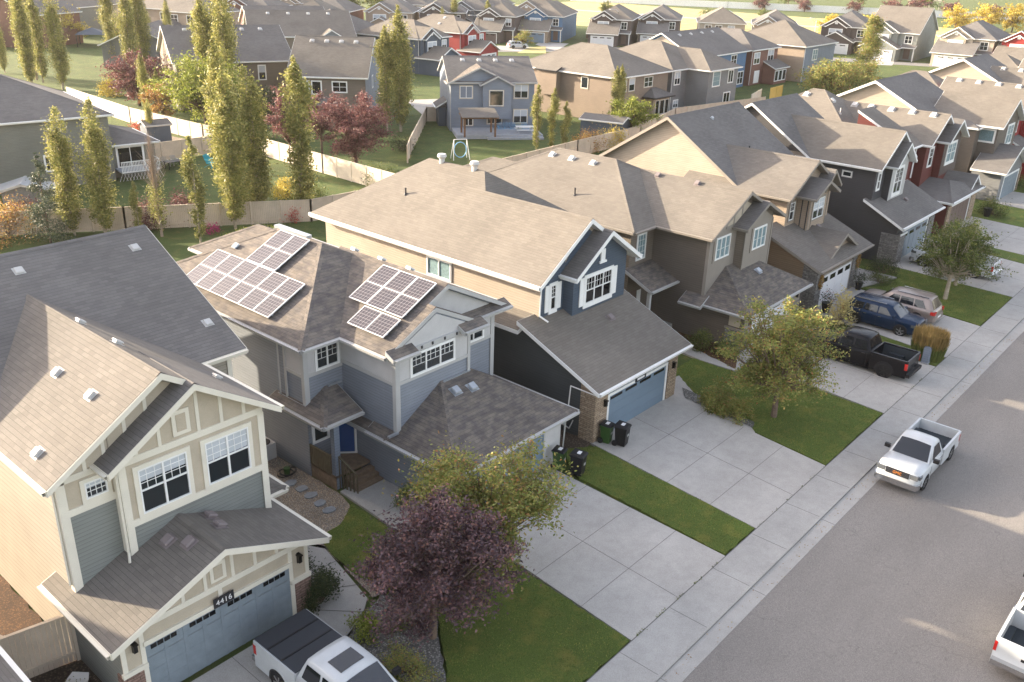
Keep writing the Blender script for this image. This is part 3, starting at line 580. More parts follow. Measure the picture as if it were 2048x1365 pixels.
# upper front
h.panel('F', my, [(U(8.1), 5.7), (U(9.72), 5.7), (U(9.72), 7.9), (U(8.1), 6.85)], 'sand'); h.panel('F', my, [(U(8.1), 3.0), (U(9.72), 3.0), (U(9.72), 5.62), (U(8.1), 5.62)], 's_grey', t=.012)
h.panel('F', my, [(U(9.7), 7.0), (U(14.6), 7.0), (U(11.38), 8.95), (U(9.7), 7.95)], 'sand')
fz = lambda x: 7.0-.24+.635*min(x-9.22, 15.05-x)
h.panel('F', fy, [(U(9.72), 4.85), (U(14.62), 4.85), (U(14.62), fz(14.62)), (U(12.13), fz(12.13)), (U(9.72), fz(9.72))], 'sand')
h.board('F', my, U(8.1), U(9.72), 5.62, 5.85, a=.02, b=.06); h.board('F', fy, U(9.72), U(14.62), 4.67, 4.9, a=.02, b=.06); h.board('F', fy, U(9.72), U(14.62), 6.78, 7.0, a=.02, b=.06); h.board('F', my, U(8.1), U(9.72), 6.72, 6.92, a=.02, b=.055)
h.board('F', my, U(8.1), U(8.32), 2.95, 6.8, a=.02, b=.055); h.board('L', U(8.1), my-.05, my+.2, 2.9, 6.8)
h.board('F', fy, U(9.72), U(9.92), 3.6, 6.8, a=.02, b=.055); h.board('F', fy, U(14.42), U(14.62), 3.0, 6.8, a=.02, b=.055); h.board('R', U(14.62), fy-.05, fy+.2, 2.9, 6.8); h.board('L', U(9.72), fy-.05, my, 3.6, 6.8)
for x in (10.25, 11.0, 12.3, 13.1, 13.9): h.board('F', fy, U(x), U(x+.11), 7.0, fz(x+(.11 if x > 12.1 else 0)), a=.02, b=.05)
for x, t in ((8.9, 0), (9.5, 0)): h.board('F', my, U(x), U(x+.11), 6.92, 7.0-.24+.635*(x-7.68), a=.02, b=.05)
for x in (10.2, 10.9): h.board('F', my, U(x), U(x+.11), 7.2, 7.0-.26+.635*(x-7.68), a=.02, b=.05)
h.board('F', fy, U(11.5), U(12.08), 7.12, 7.95, a=.02, b=.07); h.board('F', fy, U(11.63), U(11.95), 7.25, 7.82, 'sand', a=.07, b=.085)
h.win('F', fy-.02, U(10.25), U(11.83), 4.98, 6.5, 2, (3, 3, 0), .52, .14, 'trim', blind=('blind', .72, 1.)); h.win('F', fy-.02, U(12.46), U(14.02), 4.98, 6.5, 2, (3, 3, 0), .52, .14, 'trim', blind=('blind', .55, 1.))
h.win('F', my-.02, U(8.85), U(9.5), 5.98, 6.52, 1, (4, 3, 1), None, .12, 'trim', blind=('blind', .6, 1.))
h.win('R', U(16.5), F(28.5), F(29.2), 5.2, 6.5, 1, None, None, .1, 'trim')
h.win('F', F(27.95), U(14.9), U(15.5), 5.2, 6.5, 1, None, None, .1, 'trim'); h.board('F', F(27.95), U(16.3), U(16.5), 3, 6.8)
h.spout([(U(9.62), fy-.1, 6.7), (U(9.62), fy-.06, 6.5), (U(9.62), fy-.06, 3.9), (U(9.5), fy-.3, 3.72)], 'trim'); h.spout([(U(8.03), my+.12, 6.7), (U(8.03), my+.12, 3.3)], 'trim')
for x, y in ((10.0, 27.1), (10.0, 24.9)): h.vent(U(x), F(y), Pm, sz=.28, h=.13)
h.vent(U(8.2), F(24.75), Pm, sz=.28, h=.13)

for x, y in ((11.65, 28.9), (11.75, 26.6), (14.2, 25.1)): h.vent(U(x), F(y), Pm, sz=.28, h=.13)
h.vent(U(8.6), F(31.5), Pm, 'black', kind='pipe', h=.3)
for x, y in ((11.6, 33.2), (15.9, 33.1), (16.3, 29.0)): h.vent(U(x), F(y), Pc, 'ventw', .28, .1)
for x, y in ((10.6, 22.6), (10.9, 21.9), (12.2, 22.9), (12.1, 22.2)): h.vent(U(x), F(y), Pg, 'ventd')
H1 = h.done()

# H0 : neighbour outside the frame at the left, its garage roof edge shows
h = House('sand_house', 'house at the bottom left corner of the photo, only its garage roof edge showing', 0.0, 28.0)
h.block((-5.5, 5.2, -7.0, -3.5), 0, 2.9, (.45, .45, None, None), (.4,)*4, 's_taupe', 'sh4', 'white'); h.block((-5.5, 2.3, -3.5, 11), 0, 5.6, (None, None, .5, .5), (.4,)*4, 's_taupe', 'sh4', 'white'); h.done()

# H2 : blue grey house with the solar panels
c = (24.0, 28.0); h = House('blue_grey_house', 'pale grey and blue-grey house carrying the solar panels, with covered porch and blue front door', *c)
U = lambda v: v-24.0
P2g = h.block(q(21.62, 28.2, 21.2, 26.0, c), 0, 2.42, (.59, .59, .45, None), (.42, .6, .45, 0), 's_bg', 'sh2', 'gtrim')
P2p = h.roof(q(19.25, 21.27, 26.25, 30.0, c), 3.2, (.5, None, .42, None), 'sh2', 'gtrim'); h.roof(q(21.2, 22.6, 24.7, 28.2, c), 2.42, (.45, None, .52, None), 'sh2', 'gtrim', gut=False)
h.block(q(19.7, 28.15, 27.95, 39.4, c), 0, 6.2, (.5, .5, .52, .5), (.45, .45, .55, .5), 's_bg', 'sh2', 'gtrim')
h.block(q(23.8, 28.15, 38.5, 42.2, c), 0, 6.0, (.5, .5, None, .5), (.4,)*4, 's_bg', 'sh2', 'gtrim')
P2b = h.block(q(21.62, 28.15, 25.3, 32.0, c), 2.4, 6.2, (.5, .5, None, None), (.47, .75, .3, 0), 's_bg', 'sh2', 'gtrim')
P2f = h.block(q(21.62, 25.85, 24.55, 27.0, c), 2.4, 6.2, (.5, .5, None, None), (.47, .7, .02, 0), 's_bg', 'sh2', 'gtrim')
P2m = [(6.2-.5*U(19.25), .5, 0)]
# pent strips under the gables
h.roof(q(21.15, 22.5, 24.1, 24.6, c), 6.2, (None, None, .5, None), 'sh2', 'gtrim'); h.roof(q(25.1, 26.55, 24.1, 24.6, c), 6.2, (None, None, .5, None), 'sh2', 'gtrim'); h.roof(q(25.9, 28.9, 24.85, 25.35, c), 6.2, (None, None, .5, None), 'sh2', 'gtrim')
bf, rf, lf = F(24.55), F(25.3), F(27.95)
h.panel('F', bf, [(U(21.62), 4.9), (U(25.85), 4.9), (U(25.85), 6.3), (U(23.85), 7.3), (U(21.62), 6.2)], 'palegrey'); h.panel('F', rf, [(U(25.85), 4.8), (U(28.15), 4.8), (U(28.15), 6.3), (U(25.1), 7.85), (U(23.2), 6.95), (U(25.85), 6.2)], 'palegrey')
h.panel('F', lf, [(U(19.7), 4.72), (U(21.62), 4.72), (U(21.62), 6.15), (U(19.7), 6.15)], 'palegrey'); h.panel('L', U(19.7), [(lf, 4.72), (lf+1.2, 4.72), (lf+1.2, 6.1), (lf, 6.1)], 'palegrey'); h.panel('L', U(21.62), [(bf, 4.9), (lf, 4.9), (lf, 6.15), (bf, 6.15)], 'palegrey')
for f, p, a, b in (('F', bf, U(21.62), U(25.85)), ('F', rf, U(25.85), U(28.15)), ('F', lf, U(19.7), U(21.62)), ('L', U(19.7), lf, lf+1.2), ('L', U(21.62), bf, lf)):
    z = 4.62 if p in (lf,) or f == 'L' and p == U(19.7) else 4.78
    h.board(f, p, a, b, z, z+.15, 'gtrim', a=.0, b=.05)
for f, p, a, b in (('F', bf, U(21.62), U(21.8)), ('L', U(21.62), bf-.05, bf+.15), ('F', bf, U(25.7), U(25.85)), ('F', rf, U(27.97), U(28.15)), ('R', U(28.15), rf-.05, rf+.15), ('F', lf, U(19.7), U(19.88)), ('L', U(19.7), lf-.05, lf+.15), ('L', U(19.7), lf+1.2, lf+1.32)):
    h.board(f, p, a, b, 2.6, 6.1, 'gtrim', a=.0, b=.055)
h.board('F', bf, U(22.3), U(25.1), 6.02, 6.22, 'gtrim', b=.12); 
for x in (22.9, 23.5, 24.2, 24.9): h.board('F', bf, U(x), U(x+.07), 6.08, 6.2, 'dkt', b=.16, a=.12)
h.win('F', bf-.02, U(22.42), U(24.86), 4.98, 5.88, 3, (3, 2, 0), None, .06, 'white'); h.win('F', lf-.02, U(20.3), U(21.42), 4.85, 5.8, 2, (2, 2, 0), None, .06, 'white'); h.win('F', rf-.02, U(26.2), U(27.45), 4.98, 5.78, 2, None, None, .06, 'white')
h.garage(F(21.2), U(22.2), U(27.0), 2.1, 'door', 'gtrim', .1, 4, 6, style='carriage', wins=(((.04, .22), (.29, .47), (.54, .72), (.79, .96)), 1.78, 1.98, 1))
h.board('F', F(21.2), U(27.1), U(28.2), 0, 2.1, 'palegrey', 'wall', 0, .02)
h.spout([(U(28.3), F(21.0), 2.1), (U(28.3), F(21.1), 0.2)], 'gtrim'); h.spout([(U(19.62), F(29.6), 6), (U(19.62), F(29.6), 2.9)], 'gtrim')
# entry behind the porch
h.win('F', F(27.95), U(19.95), U(20.7), 1.55, 2.5, 1, None, None, .07, 'white')
b = MB(); b.bar((U(20.8), F(27.93), 1.7), (U(21.6), F(27.2), 1.7), .05, 2.1); b.build('entry_wall', M['s_bgy'], h.root)
b = MB(); b.bar((U(20.93), F(27.76), 1.72), (U(21.52), F(27.22), 1.72), .05, 1.9); b.build('front_door', M['blue_door'], h.root)
b = MB(); b.bar((U(20.84), F(27.82), .74), (U(21.6), F(27.13), .74), .09, .07); b.bar((U(21.56), F(27.16), .74), (U(21.56), F(27.16), 2.75), .07, .07); b.bar((U(20.88), F(27.78), .74), (U(20.88), F(27.78), 2.75), .07, .07); b.build('door_frame', M['white'], h.root)
h.m('wall', 's_bg', 'ext').box(U(21.66), U(21.9), F(25.9), F(27.9), 0, 2.6)
# porch
b = MB(); b.box(U(19.75), U(21.6), F(26.3), F(27.93), .55, .66); b.box(U(19.75), U(19.8), F(26.3), F(29.6), .0, .6)
for k in range(3): b.box(U(20.2), U(21.6), F(26.3)-.28*(k+1), F(26.3)-.28*k, 0, .55-.16*k-.08)
b.box(U(19.75), U(20.3), F(27.9), F(29.6), .55, .66); b.build('porch_deck', M['wood'], h.root)
b = MB(); b.box(U(19.78), U(20.05), F(26.3), F(26.55), 0, 3.0); b.build('porch_post', M['s_bgy'], h.root)
b = MB(); b.box(U(19.72), U(19.78), F(26.55), F(29.4), 1.5, 1.58)
for k in range(24): b.box(U(19.73), U(19.77), F(26.6)+k*.118, F(26.6)+k*.118+.075, .62, 1.5)
b.bar((U(19.95), F(26.3), 1.55), (U(20.15), F(25.4), .95), .08, .05)
for k in range(6): t = k/5; b.box(U(19.95+.2*t)-.02, U(19.95+.2*t)+.02, F(26.3-.9*t)-.03, F(26.3-.9*t)+.03, 0, 1.5-.6*t)
b.build('porch_railing', M['woodd'], h.root)
for x, y in ((24.35, 23.9), (25.2, 23.75)): h.vent(U(x), F(y), P2g, 'metal', .36)
for x, y in ((25.25, 31.3), (25.3, 29.5), (25.25, 27.6)): h.vent(U(x), F(y), P2b, 'metal', .32)
h.vent(U(22.3), F(36.3), P2m, 'metal', .3); 
b = MB(); b.box(U(23.9), U(24.2), F(33.0), F(35.5), 8.52, 8.66); h.subs.append(('ridge_vent', 'metal', b, 'roof'))
fl = MB(); fl.box(U(24.2), U(25.85), bf-.09, bf, 4.02, 4.14); fl.box(U(21.1), U(21.62), bf-.12, bf-.0, 2.66, 2.74); fl.box(U(19.62), U(19.7), F(27.9), F(29.8), 3.28, 3.4); fl.box(U(20.8), U(21.5), lf-.1, lf, 3.9, 4.0); fl.build('flashing', M['metal'], h.root)
H2 = h.done()

# H3 : navy and beige house with light blue garage
c = (34.0, 28.0); h = House('navy_gable_house', 'house with navy gabled front, white shutters, beige lap siding side and light blue garage door', *c)
U = lambda v: v-34.0
P3g = h.block(q(30.4, 37.3, 20.98, 25.4, c), 0, 2.9, (None, None, .42, None), (.45, .5, .5, 0), 's_slate', 'sh3', 'white')
h.block(q(30.4, 31.3, 25.35, 40.0, c), 0, 4.5, (.35, None, None, None), (.45, 0, 0, 0), 's_slate', 'sh3', 'white', gut=False)
P3m = h.block(q(31.2, 37.4, 25.1, 33.0, c), 2.4, 6.7, (.67, .67, None, None), (.6, .7, .5, 0), 's_beige', 'sh3', 'white', .24)
P3b = h.block(q(31.2, 39.6, 28.6, 41.2, c), 2.4, 6.7, (.67, .67, .67, .67), (.6, .7, .75, .6), 's_beige', 'sh3', 'white', .24, caps=False)
P3d = h.block(q(33.0, 37.4, 24.5, 28.0, c), 2.4, 6.7, (.67, .67, None, None), (.35, .7, .45, 0), 's_navy', 'sh4', 'white', .24)
mf, df = F(25.1), F(24.5)
h.panel('F', mf, [(U(31.2), 4.6), (U(33.0), 4.6), (U(33.0), 8.0), (U(31.2), 6.85)], 's_navy'); h.panel('F', mf, [(U(32.9), 7.0), (U(36.9), 7.0), (U(34.3), 8.85)], 's_navy')
h.win('F', df, U(33.95), U(36.1), 4.98, 6.35, 3, (3, 2, 0), .5, .14, 'white', 'glass2', None, .08, shutters=(.32, 'white'))
h.win('F', mf-.02, U(31.95), U(32.35), 5.05, 6.3, 1, (2, 3, 0), .5, .12, 'white', 'glass2', None, .08, shutters=(.28, 'white'))
h.board('F', df, U(35.05), U(35.4), 6.95, 7.55, 'white', 'louvre', 0, .06); h.board('F', df, U(34.95), U(35.5), 6.85, 6.95, 'white', 'louvre', 0, .1)
h.win('L', U(31.2), F(31.0), F(32.7), 5.2, 6.15, 2, None, None, .06, 'white', 'blindg')
h.garage(F(20.98), U(31.5), U(36.35), 2.05, 'door', 'white', .14, 4, 1, style='flush', wins=(((.02, .22), (.27, .47), (.52, .72), (.77, .97)), 1.83, 1.97, 1))
h.panel('F', F(20.98), [(U(30.4), 0), (U(31.3), 0), (U(31.3), 2.6), (U(30.4), 2.6)], 'stone_tan', t=.09); h.panel('F', F(20.98), [(U(36.55), 0), (U(37.3), 0), (U(37.3), 2.6), (U(36.55), 2.6)], 'stone_tan', t=.09)
h.panel('L', U(30.4), [(F(20.9), 0), (F(21.75), 0), (F(21.75), 3.0), (F(20.9), 2.65)], 'stone_tan', t=.07); h.panel('R', U(37.3), [(F(20.9), 0), (F(21.75), 0), (F(21.75), 3.0), (F(20.9), 2.65)], 'stone_tan', t=.07)
h.lampw('F', F(20.9), U(31.05), 1.9); h.lampw('F', F(20.9), U(36.9), 1.9)
b = MB(); h.fb(b, 'F', F(20.98), U(33.55), U(34.4), 2.08, 2.32, .07, .12); b.build('house_sign', M['signd'], h.root); b = MB(); h.fb(b, 'F', F(20.98), U(33.65), U(34.25), 2.15, 2.26, .12, .125); b.build('sign_lettering', M['label'], h.root)
h.spout([(U(29.98), F(20.4), 2.75), (U(30.2), F(20.9), 2.6), (U(30.28), F(22.3), 2.55), (U(30.3), F(22.4), 1.2)], 'white', .035); h.spout([(U(31.1), F(24.95), 6.4), (U(31.1), F(24.98), 5.0), (U(31.3), F(24.6), 4.75)], 'white', .045)
b = MB(); b.tube([(U(30.3), F(22.9), 1.3), (U(30.2), F(22.9), 1.0), (U(30.2), F(22.6), 1.0), (U(30.2), F(22.6), .5), (U(30.2), F(22.2), .4), (U(30.2), F(22.0), .9)], .03, 6); b.box(U(30.1), U(30.3), F(22.45), F(22.75), .5, .85); b.build('gas_meter', M['gtrim'], h.root)
h.vent(U(35.0), F(23.6), P3g, 'ventd', .32); h.vent(U(33.1), F(36.4), P3b, 'dkt', kind='pipe', h=.35); h.vent(U(35.4), F(35.9), P3b, 'ventw', kind='turb'); h.vent(U(35.4), F(33.4), P3b, 'ventw', kind='turb')
h.done()

# H4 : taupe house
c = (47.5, 28.0); h = House('taupe_house', 'taupe brown house with grey-brown trim, white garage door and stone base', *c)
U = lambda v: v-47.5
P4g = h.block(q(44.82, 52.0, 21.1, 24.0, c), 0, 2.42, (.59, .59, .5, None), (.47, .5, .45, 0), 's_taupe2', 'sh2', 'gtrim')
P4g[2:3] = P4g[2:3]
h.roof(q(44.0, 44.9, 20.65+2.9, 25.0, c), 2.35, (.5, None, None, None), 'sh2', 'gtrim')
P4m = h.block(q(42.4, 51.8, 27.6, 41.5, c), 0, 6.4, (.5, .5, .5, .5), (.45, .45, .5, .5), 's_taupe', 'sh3', 'taupet')
P4f = h.block(q(44.82, 51.4, 23.85, 32.0, c), 0, 6.4, (.5, .5, None, None), (.7, .8, .55, 0), 's_taupe2', 'sh3', 'taupet')
P4d = h.block(q(47.9, 51.4, 23.3, 27.0, c), 2.4, 6.4, (.5, .5, None, None), (.6, .8, .45, 0), 's_taupe', 'sh4', 'taupet')
h.roof(q(42.0, 44.85, 25.65, 27.65, c), 3.2, (None, None, .45, None), 'sh2', 'gtrim')
h.block(q(44.6, 51, 41.2, 46.5, c), 0, 5.6, (.45, .45, None, .45), (.4,)*4, 's_taupe', 'sh3', 'taupet')
h.panel('F', F(23.85), [(U(44.82), 2.7), (U(47.9), 2.7), (U(47.9), 6.8), (U(44.82), 6.4)], 'taupet'); h.panel('F', F(23.3), [(U(47.9), 2.7), (U(51.4), 2.7), (U(51.4), 6.3), (U(49.7), 7.2), (U(47.9), 6.5)], 'taupet')
h.panel('F', F(23.85), [(U(44.95), 6.45), (U(51.0), 6.75), (U(48.1), 7.9)], 'sand', t=.03)
for x in (45.7, 46.5, 47.3, 48.2): h.board('F', F(23.85), U(x), U(x+.1), 6.4, 6.1+.5*(x-44.1)+.0, 'taupet', a=.03, b=.055)
for f, p, a, b in (('F', F(23.85), U(44.82), U(45.0)), ('F', F(23.3), U(47.9), U(48.05)), ('F', F(23.3), U(51.25), U(51.4)), ('L', U(44.82), F(23.8), F(24.0))): h.board(f, p, a, b, 2.5, 6.3, 'taupet', a=0, b=.05)
h.win('F', F(23.83), U(45.55), U(47.1), 4.75, 6.0, 3, (1, 1, 0), None, .05, 'white', 'blindg'); h.win('F', F(23.28), U(49.0), U(50.55), 4.75, 6.0, 3, (1, 1, 0), None, .05, 'white', 'blindg')
for p_, a in ((F(23.83), 45.25), (F(23.28), 48.72)): h.board('F', p_, U(a), U(a+.2), 4.6, 6.1, 'taupet', 'shutter', 0, .05)
h.win('F', F(27.6), U(43.1), U(43.95), 4.4, 5.9, 1, (3, 4, 1), None, .06, 'white', 'blindg')
h.garage(F(21.1), U(45.7), U(50.6), 2.1, 'doorw', 'taupet', .12, 4, 4, style='carriage', wins=(((.03, .2), (.28, .46), (.54, .72), (.80, .97)), 1.75, 1.93, 4))
for a, b in ((44.82, 45.55), (50.75, 52.0)):
    h.panel('F', F(21.1), [(U(a), 0), (U(b), 0), (U(b), 1.25), (U(a), 1.25)], 'stone_grey', t=.08); h.board('F', F(21.1), U(a)-.04, U(b)+.04, 1.25, 1.36, 'taupet', b=.13)
    h.panel('F', F(21.1), [(U(a), 1.36), (U(b), 1.36), (U(b), 2.2), (U(a), 2.2)], 'taupet')
h.panel('L', U(44.82), [(F(21.05), 0), (F(22.2), 0), (F(22.2), 1.25), (F(21.05), 1.25)], 'stone_grey', t=.08); h.board('L', U(44.82), F(21.0), F(22.25), 1.25, 1.36, 'taupet', b=.12); h.panel('L', U(44.82), [(F(21.35), 1.45), (F(22.05), 1.45), (F(22.05), 2.2), (F(21.35), 2.2)], 'sand', t=.04)
h.lampw('F', F(21.0), U(51.2), 1.9); h.lampw('F', F(21.0), U(45.2), 1.8)
b = MB(); b.box(U(42.1), U(42.3), F(25.8), F(26.0), 0, 3.0); b.box(U(42.0), U(42.4), F(25.7), F(26.1), 0, .9); b.build('porch_post', M['gtrim'], h.root); b = MB(); b.box(U(42.0), U(44.8), F(25.7), F(27.6), 0, .45); b.build('porch_floor', M['conc2'], h.root)
h.board('F', F(27.6), U(42.6), U(43.4), .45, 2.5, 'doorbr', 'front_door', 0, .05); h.board('F', F(27.6), U(43.5), U(43.9), .6, 2.4, 'white', 'side_light', 0, .04)
h.vent(U(49.2), F(22.75), P4g, 'metal'); h.vent(U(43.6), F(32.7), P4m, 'dkt', kind='pipe', h=.45)
for y in (33.5, 35.2, 36.8): h.vent(U(46.4), F(y), P4m, 'ventw')
for y in (26.8, 29.6): h.vent(U(47.9), F(y), P4f, 'ventd', .3)
h.done()

# H5 : brown house with orange wreaths
c = (58.0, 28.0); h = House('brown_siding_house', 'tan and brown house with grey gables, pale garage door and orange wreaths on stone columns', *c)
U = lambda v: v-58.0
P5g = h.block(q(54.0, 61.0, 21.0, 25.0, c), 0, 2.95, (None, None, .42, None), (.6, .9, .45, 0), 's_brown', 'sh1', 'taupet')
P5s = h.block(q(56.0, 60.2, 21.45, 24.9, c), 2.7, 3.05, (.55, .55, None, None), (.35, .35, .45, 0), 's_tan', 'sh1', 'taupet', gut=False)
P5m = h.block(q(55.7, 61.5, 24.4, 32.0, c), 0, 6.6, (.57, .57, None, None), (.65, .7, .5, 0), 's_tan', 'sh1', 'taupet')
P5d = h.block(q(57.2, 60.0, 23.5, 27.0, c), 2.5, 6.55, (.5, .5, None, None), (.6, .4, .65, 0), 's_tan', 'sh4', 'taupet')
h.block(q(59.9, 61.5, 23.95, 27.0, c), 2.5, 6.6, (.9, .9, None, None), (.5, .5, .5, 0), 's_tan', 'sh4', 'taupet')
P5c = h.block(q(55.8, 65.0, 28.2, 39.5, c), 0, 6.6, (None, None, .64, .64), (.5, .5, .5, .5), 's_beige', 'sh4', 'taupet', .24)
for x in (57.2, 57.9, 58.1, 59.2, 59.9): pass
for k in range(7): h.board('F', F(23.5), U(57.25+k*.45), U(57.3+k*.45), 4.2, 6.5+.3, 'taupet', a=0, b=.03) if k in (0, 1, 6) else None
for k in range(3): h.board('L', U(57.2), F(23.6)+k*.4, F(23.6)+k*.4+.06, 3.8, 6.4, 'dkt', a=0, b=.03)
h.win('F', F(23.5), U(57.75), U(59.4), 4.85, 6.2, 2, (2, 2, 0), .5, .12, 'taupet', 'glass', ('blind', .4, 1.)); h.win('F', F(24.4), U(56.15), U(56.8), 4.9, 6.1, 1, (2, 2, 0), .5, .1, 'taupet'); h.win('F', F(23.95), U(60.5), U(61.0), 4.9, 6.1, 1, None, .5, .1, 'taupet')
h.garage(F(21.0), U(54.9), U(59.6), 2.15, 'doorw', 'taupet', .12, 4, 4, style='carriage', wins=(((.03, .2), (.28, .46), (.54, .72), (.80, .97)), 1.65, 1.98, 4))
for a, b in ((54.0, 54.75), (59.75, 61.0)): h.panel('F', F(21.0), [(U(a), 0), (U(b), 0), (U(b), 2.5), (U(a), 2.5)], 'stone_grey', t=.1)
h.panel('L', U(54.0), [(F(20.9), 0), (F(21.9), 0), (F(21.9), 3.0), (F(20.9), 2.6)], 'stone_grey', t=.08)
h.vent(U(58.9), F(23.4), P5g, 'ventd'); h.vent(U(58.5), F(28.2), P5c, 'dkt', kind='pipe', h=.25); h.vent(U(60.3), F(29.9), P5c, 'dkt', kind='pipe', h=.45); h.vent(U(60), F(33.0), P5c, 'metal', .2)
h.done()

# H6 : charcoal house with tall white gable
c = (71.0, 28.0); h = House('charcoal_house', 'charcoal house with steep white-edged front gable, tall white window and grey-blue garage door', *c)
U = lambda v: v-71.0
P6g = h.block(q(67.7, 75.9, 20.9, 23.6, c), 0, 3.0, (None, None, .5, None), (.5, .5, .5, 0), 's_char', 'sh4', 'white')
P6m = h.block(q(67.7, 74.1, 23.2, 33.0, c), 0, 6.9, (.65, .65, None, None), (.45, .45, .5, 0), 's_char', 'sh3', 'white')
P6d = h.block(q(69.6, 72.8, 22.7, 27.0, c), 2.5, 6.85, (.8, .8, None, None), (.4, .4, .5, 0), 's_char', 'sh4', 'white')
P6c = h.block(q(67.6, 74.8, 28.7, 38.5, c), 0, 6.9, (None, None, .64, .64), (.4, .4, .5, .5), 's_char', 'sh4', 'white')
h.panel('F', F(22.7), [(U(69.6), 4.2), (U(72.8), 4.2), (U(72.8), 6.85), (U(71.2), 8.0), (U(69.6), 6.85)], 'gtrim')
h.win('F', F(22.68), U(70.3), U(71.8), 4.6, 6.5, 2, (2, 3, 0), .45, .15, 'white', 'glass', None, .1); h.win('F', F(23.2), U(68.2), U(68.7), 5.2, 6.4, 1, None, .5, .12, 'white')
h.win('L', U(67.7), F(25.0), F(25.7), 5.9, 6.3, 1, None, None, .06, 'gtrim')
h.garage(F(20.9), U(69.0), U(74.4), 2.3, 'doorg', 'white', .15, 4, 6, style='carriage', wins=(((.03, .2), (.28, .46), (.54, .72), (.80, .97)), 1.8, 2.05, 1))
h.panel('F', F(20.9), [(U(67.7), 0), (U(68.8), 0), (U(68.8), 2.3), (U(67.7), 2.3)], 'stone_grey', t=.3); h.panel('L', U(67.7), [(F(20.6), 0), (F(22.0), 0), (F(22.0), 2.3), (F(20.6), 2.3)], 'stone_grey', t=.1); h.board('F', F(20.6), U(67.55), U(68.9), 2.3, 2.42, 'white', b=.08); h.panel('F', F(20.9), [(U(74.7), 0), (U(75.9), 0), (U(75.9), 2.3), (U(74.7), 2.3)], 'stone_grey', t=.1)
h.vent(U(72.3), F(22.2), P6g, 'ventd'); h.done()

# H7 : dark red house
c = (82.0, 28.0); h = House('maroon_house', 'dark red sided house with white trim, brown garage door and small white garage gable', *c)
U = lambda v: v-82.0
P7g = h.block(q(78.9, 86.5, 20.8, 24.5, c), 0, 2.9, (.2, .2, .5, None), (.6, .6, .45, 0), 's_maroon', 'sh4', 'white')
h.block(q(84.4, 86.6, 20.9, 24.0, c), 2.4, 2.95, (.75, .75, None, None), (.4, .4, .3, 0), 's_maroon', 'sh4', 'white')
P7m = h.block(q(80.3, 86.3, 23.8, 34.5, c), 0, 6.9, (.65, .65, None, None), (.4, .4, .5, 0), 's_maroon', 'sh3', 'white')
h.block(q(77.6, 80.5, 24.5, 29.0, c), 0, 6.9, (None, None, .5, None), (.2, 0, .4, 0), 's_maroon', 'sh3', 'white')
P7d = h.block(q(83.0, 87.3, 23.2, 27, c), 2.5, 6.9, (.65, .65, None, None), (.4, .4, .55, 0), 's_maroon', 'sh4', 'white')
P7b = h.block(q(77.6, 87.0, 29.5, 40.0, c), 0, 6.9, (.6, .6, .6, .6), (.4,)*4, 's_tan', 'sh3', 'white')
h.panel('F', F(23.2), [(U(83.0), 3.9), (U(87.3), 3.9), (U(87.3), 6.8), (U(85.15), 8.2), (U(83.0), 6.8)], 's_dbrown')
h.win('F', F(23.18), U(84.0), U(86.2), 4.9, 6.5, 2, (2, 2, 0), .5, .15, 'white', 'blindg', None, .08); h.win('F', F(23.8), U(81.3), U(82.2), 4.9, 6.4, 1, (2, 2, 0), .5, .12, 'white')
h.spout([(U(79.2), F(24.3), 6.6), (U(79.5), F(24.4), 6.2), (U(79.5), F(24.4), 4.1)], 'white', .07)
h.garage(F(20.8), U(79.9), U(84.9), 2.2, 'doorbr', 'white', .15, 4, 6); h.panel('F', F(20.8), [(U(78.9), 0), (U(79.7), 0), (U(79.7), 2.4), (U(78.9), 2.4)], 'stone_tan', t=.12); h.panel('F', F(20.8), [(U(85.1), 0), (U(86.5), 0), (U(86.5), 2.4), (U(85.1), 2.4)], 'stone_tan', t=.12)
for y in (24.6, 26.4, 28.2, 30.0, 31.5): h.vent(U(83.0), F(y), P7m, 'ventw', .45)
h.vent(U(81.5), F(33), P7b, 'ventw', .45); h.vent(U(81.5), F(35.5), P7b, 'ventw', .45); h.vent(U(80.2), F(31.6), P7b, 'ventw', kind='pipe', h=.5)
h.done()

# H8 onward : same side of the street, further away
c = (97.0, 28.0); h = House('dark_taupe_house', 'dark taupe sided house with white porch posts beyond the dark red house', *c)
U = lambda v: v-97.0
h.block(q(94.5, 101.5, 20.8, 23.5, c), 0, 2.9, (.5, .5, None, None), (.6, .5, .5, 0), 's_grey2', 'sh4', 'white'); h.block(q(96.3, 103.0, 22.4, 29.0, c), 0, 6.7, (.6, .6, None, None), (.5, .5, .5, 0), 's_taupe2', 'sh3', 'white')
P8 = h.block(q(93.6, 104.0, 27.4, 40.0, c), 0, 6.6, (None, None, .5, .5), (.5, .4, .5, .5), 's_beige', 'sh4', 'white', .26)
h.block(q(95.0, 103.0, 24.0, 27.6, c), 0, 6.5, (.3, .3, .3, None), (.2,)*4, 's_taupe2', 'sh4', 'white')
h.win('F', F(22.4), U(99.6), U(101.6), 4.6, 6.4, 2, (2, 2, 0), .5, .15, 'white', 'blindg'); h.win('L', U(96.3), F(22.7), F(24.2), 5.2, 6.3, 1, None, None, .12, 'white', 'blindg'); h.garage(F(20.8), U(95.6), U(100.6), 2.2, 'doorg', 'white', .15); h.vent(U(98), F(29), P8, 'dkt', kind='pipe', h=.3)
h.panel('F', F(20.8), [(U(101), 0), (U(101.5), 0), (U(101.5), 2.4), (U(101), 2.4)], 'stone_tan', t=.1); h.done()
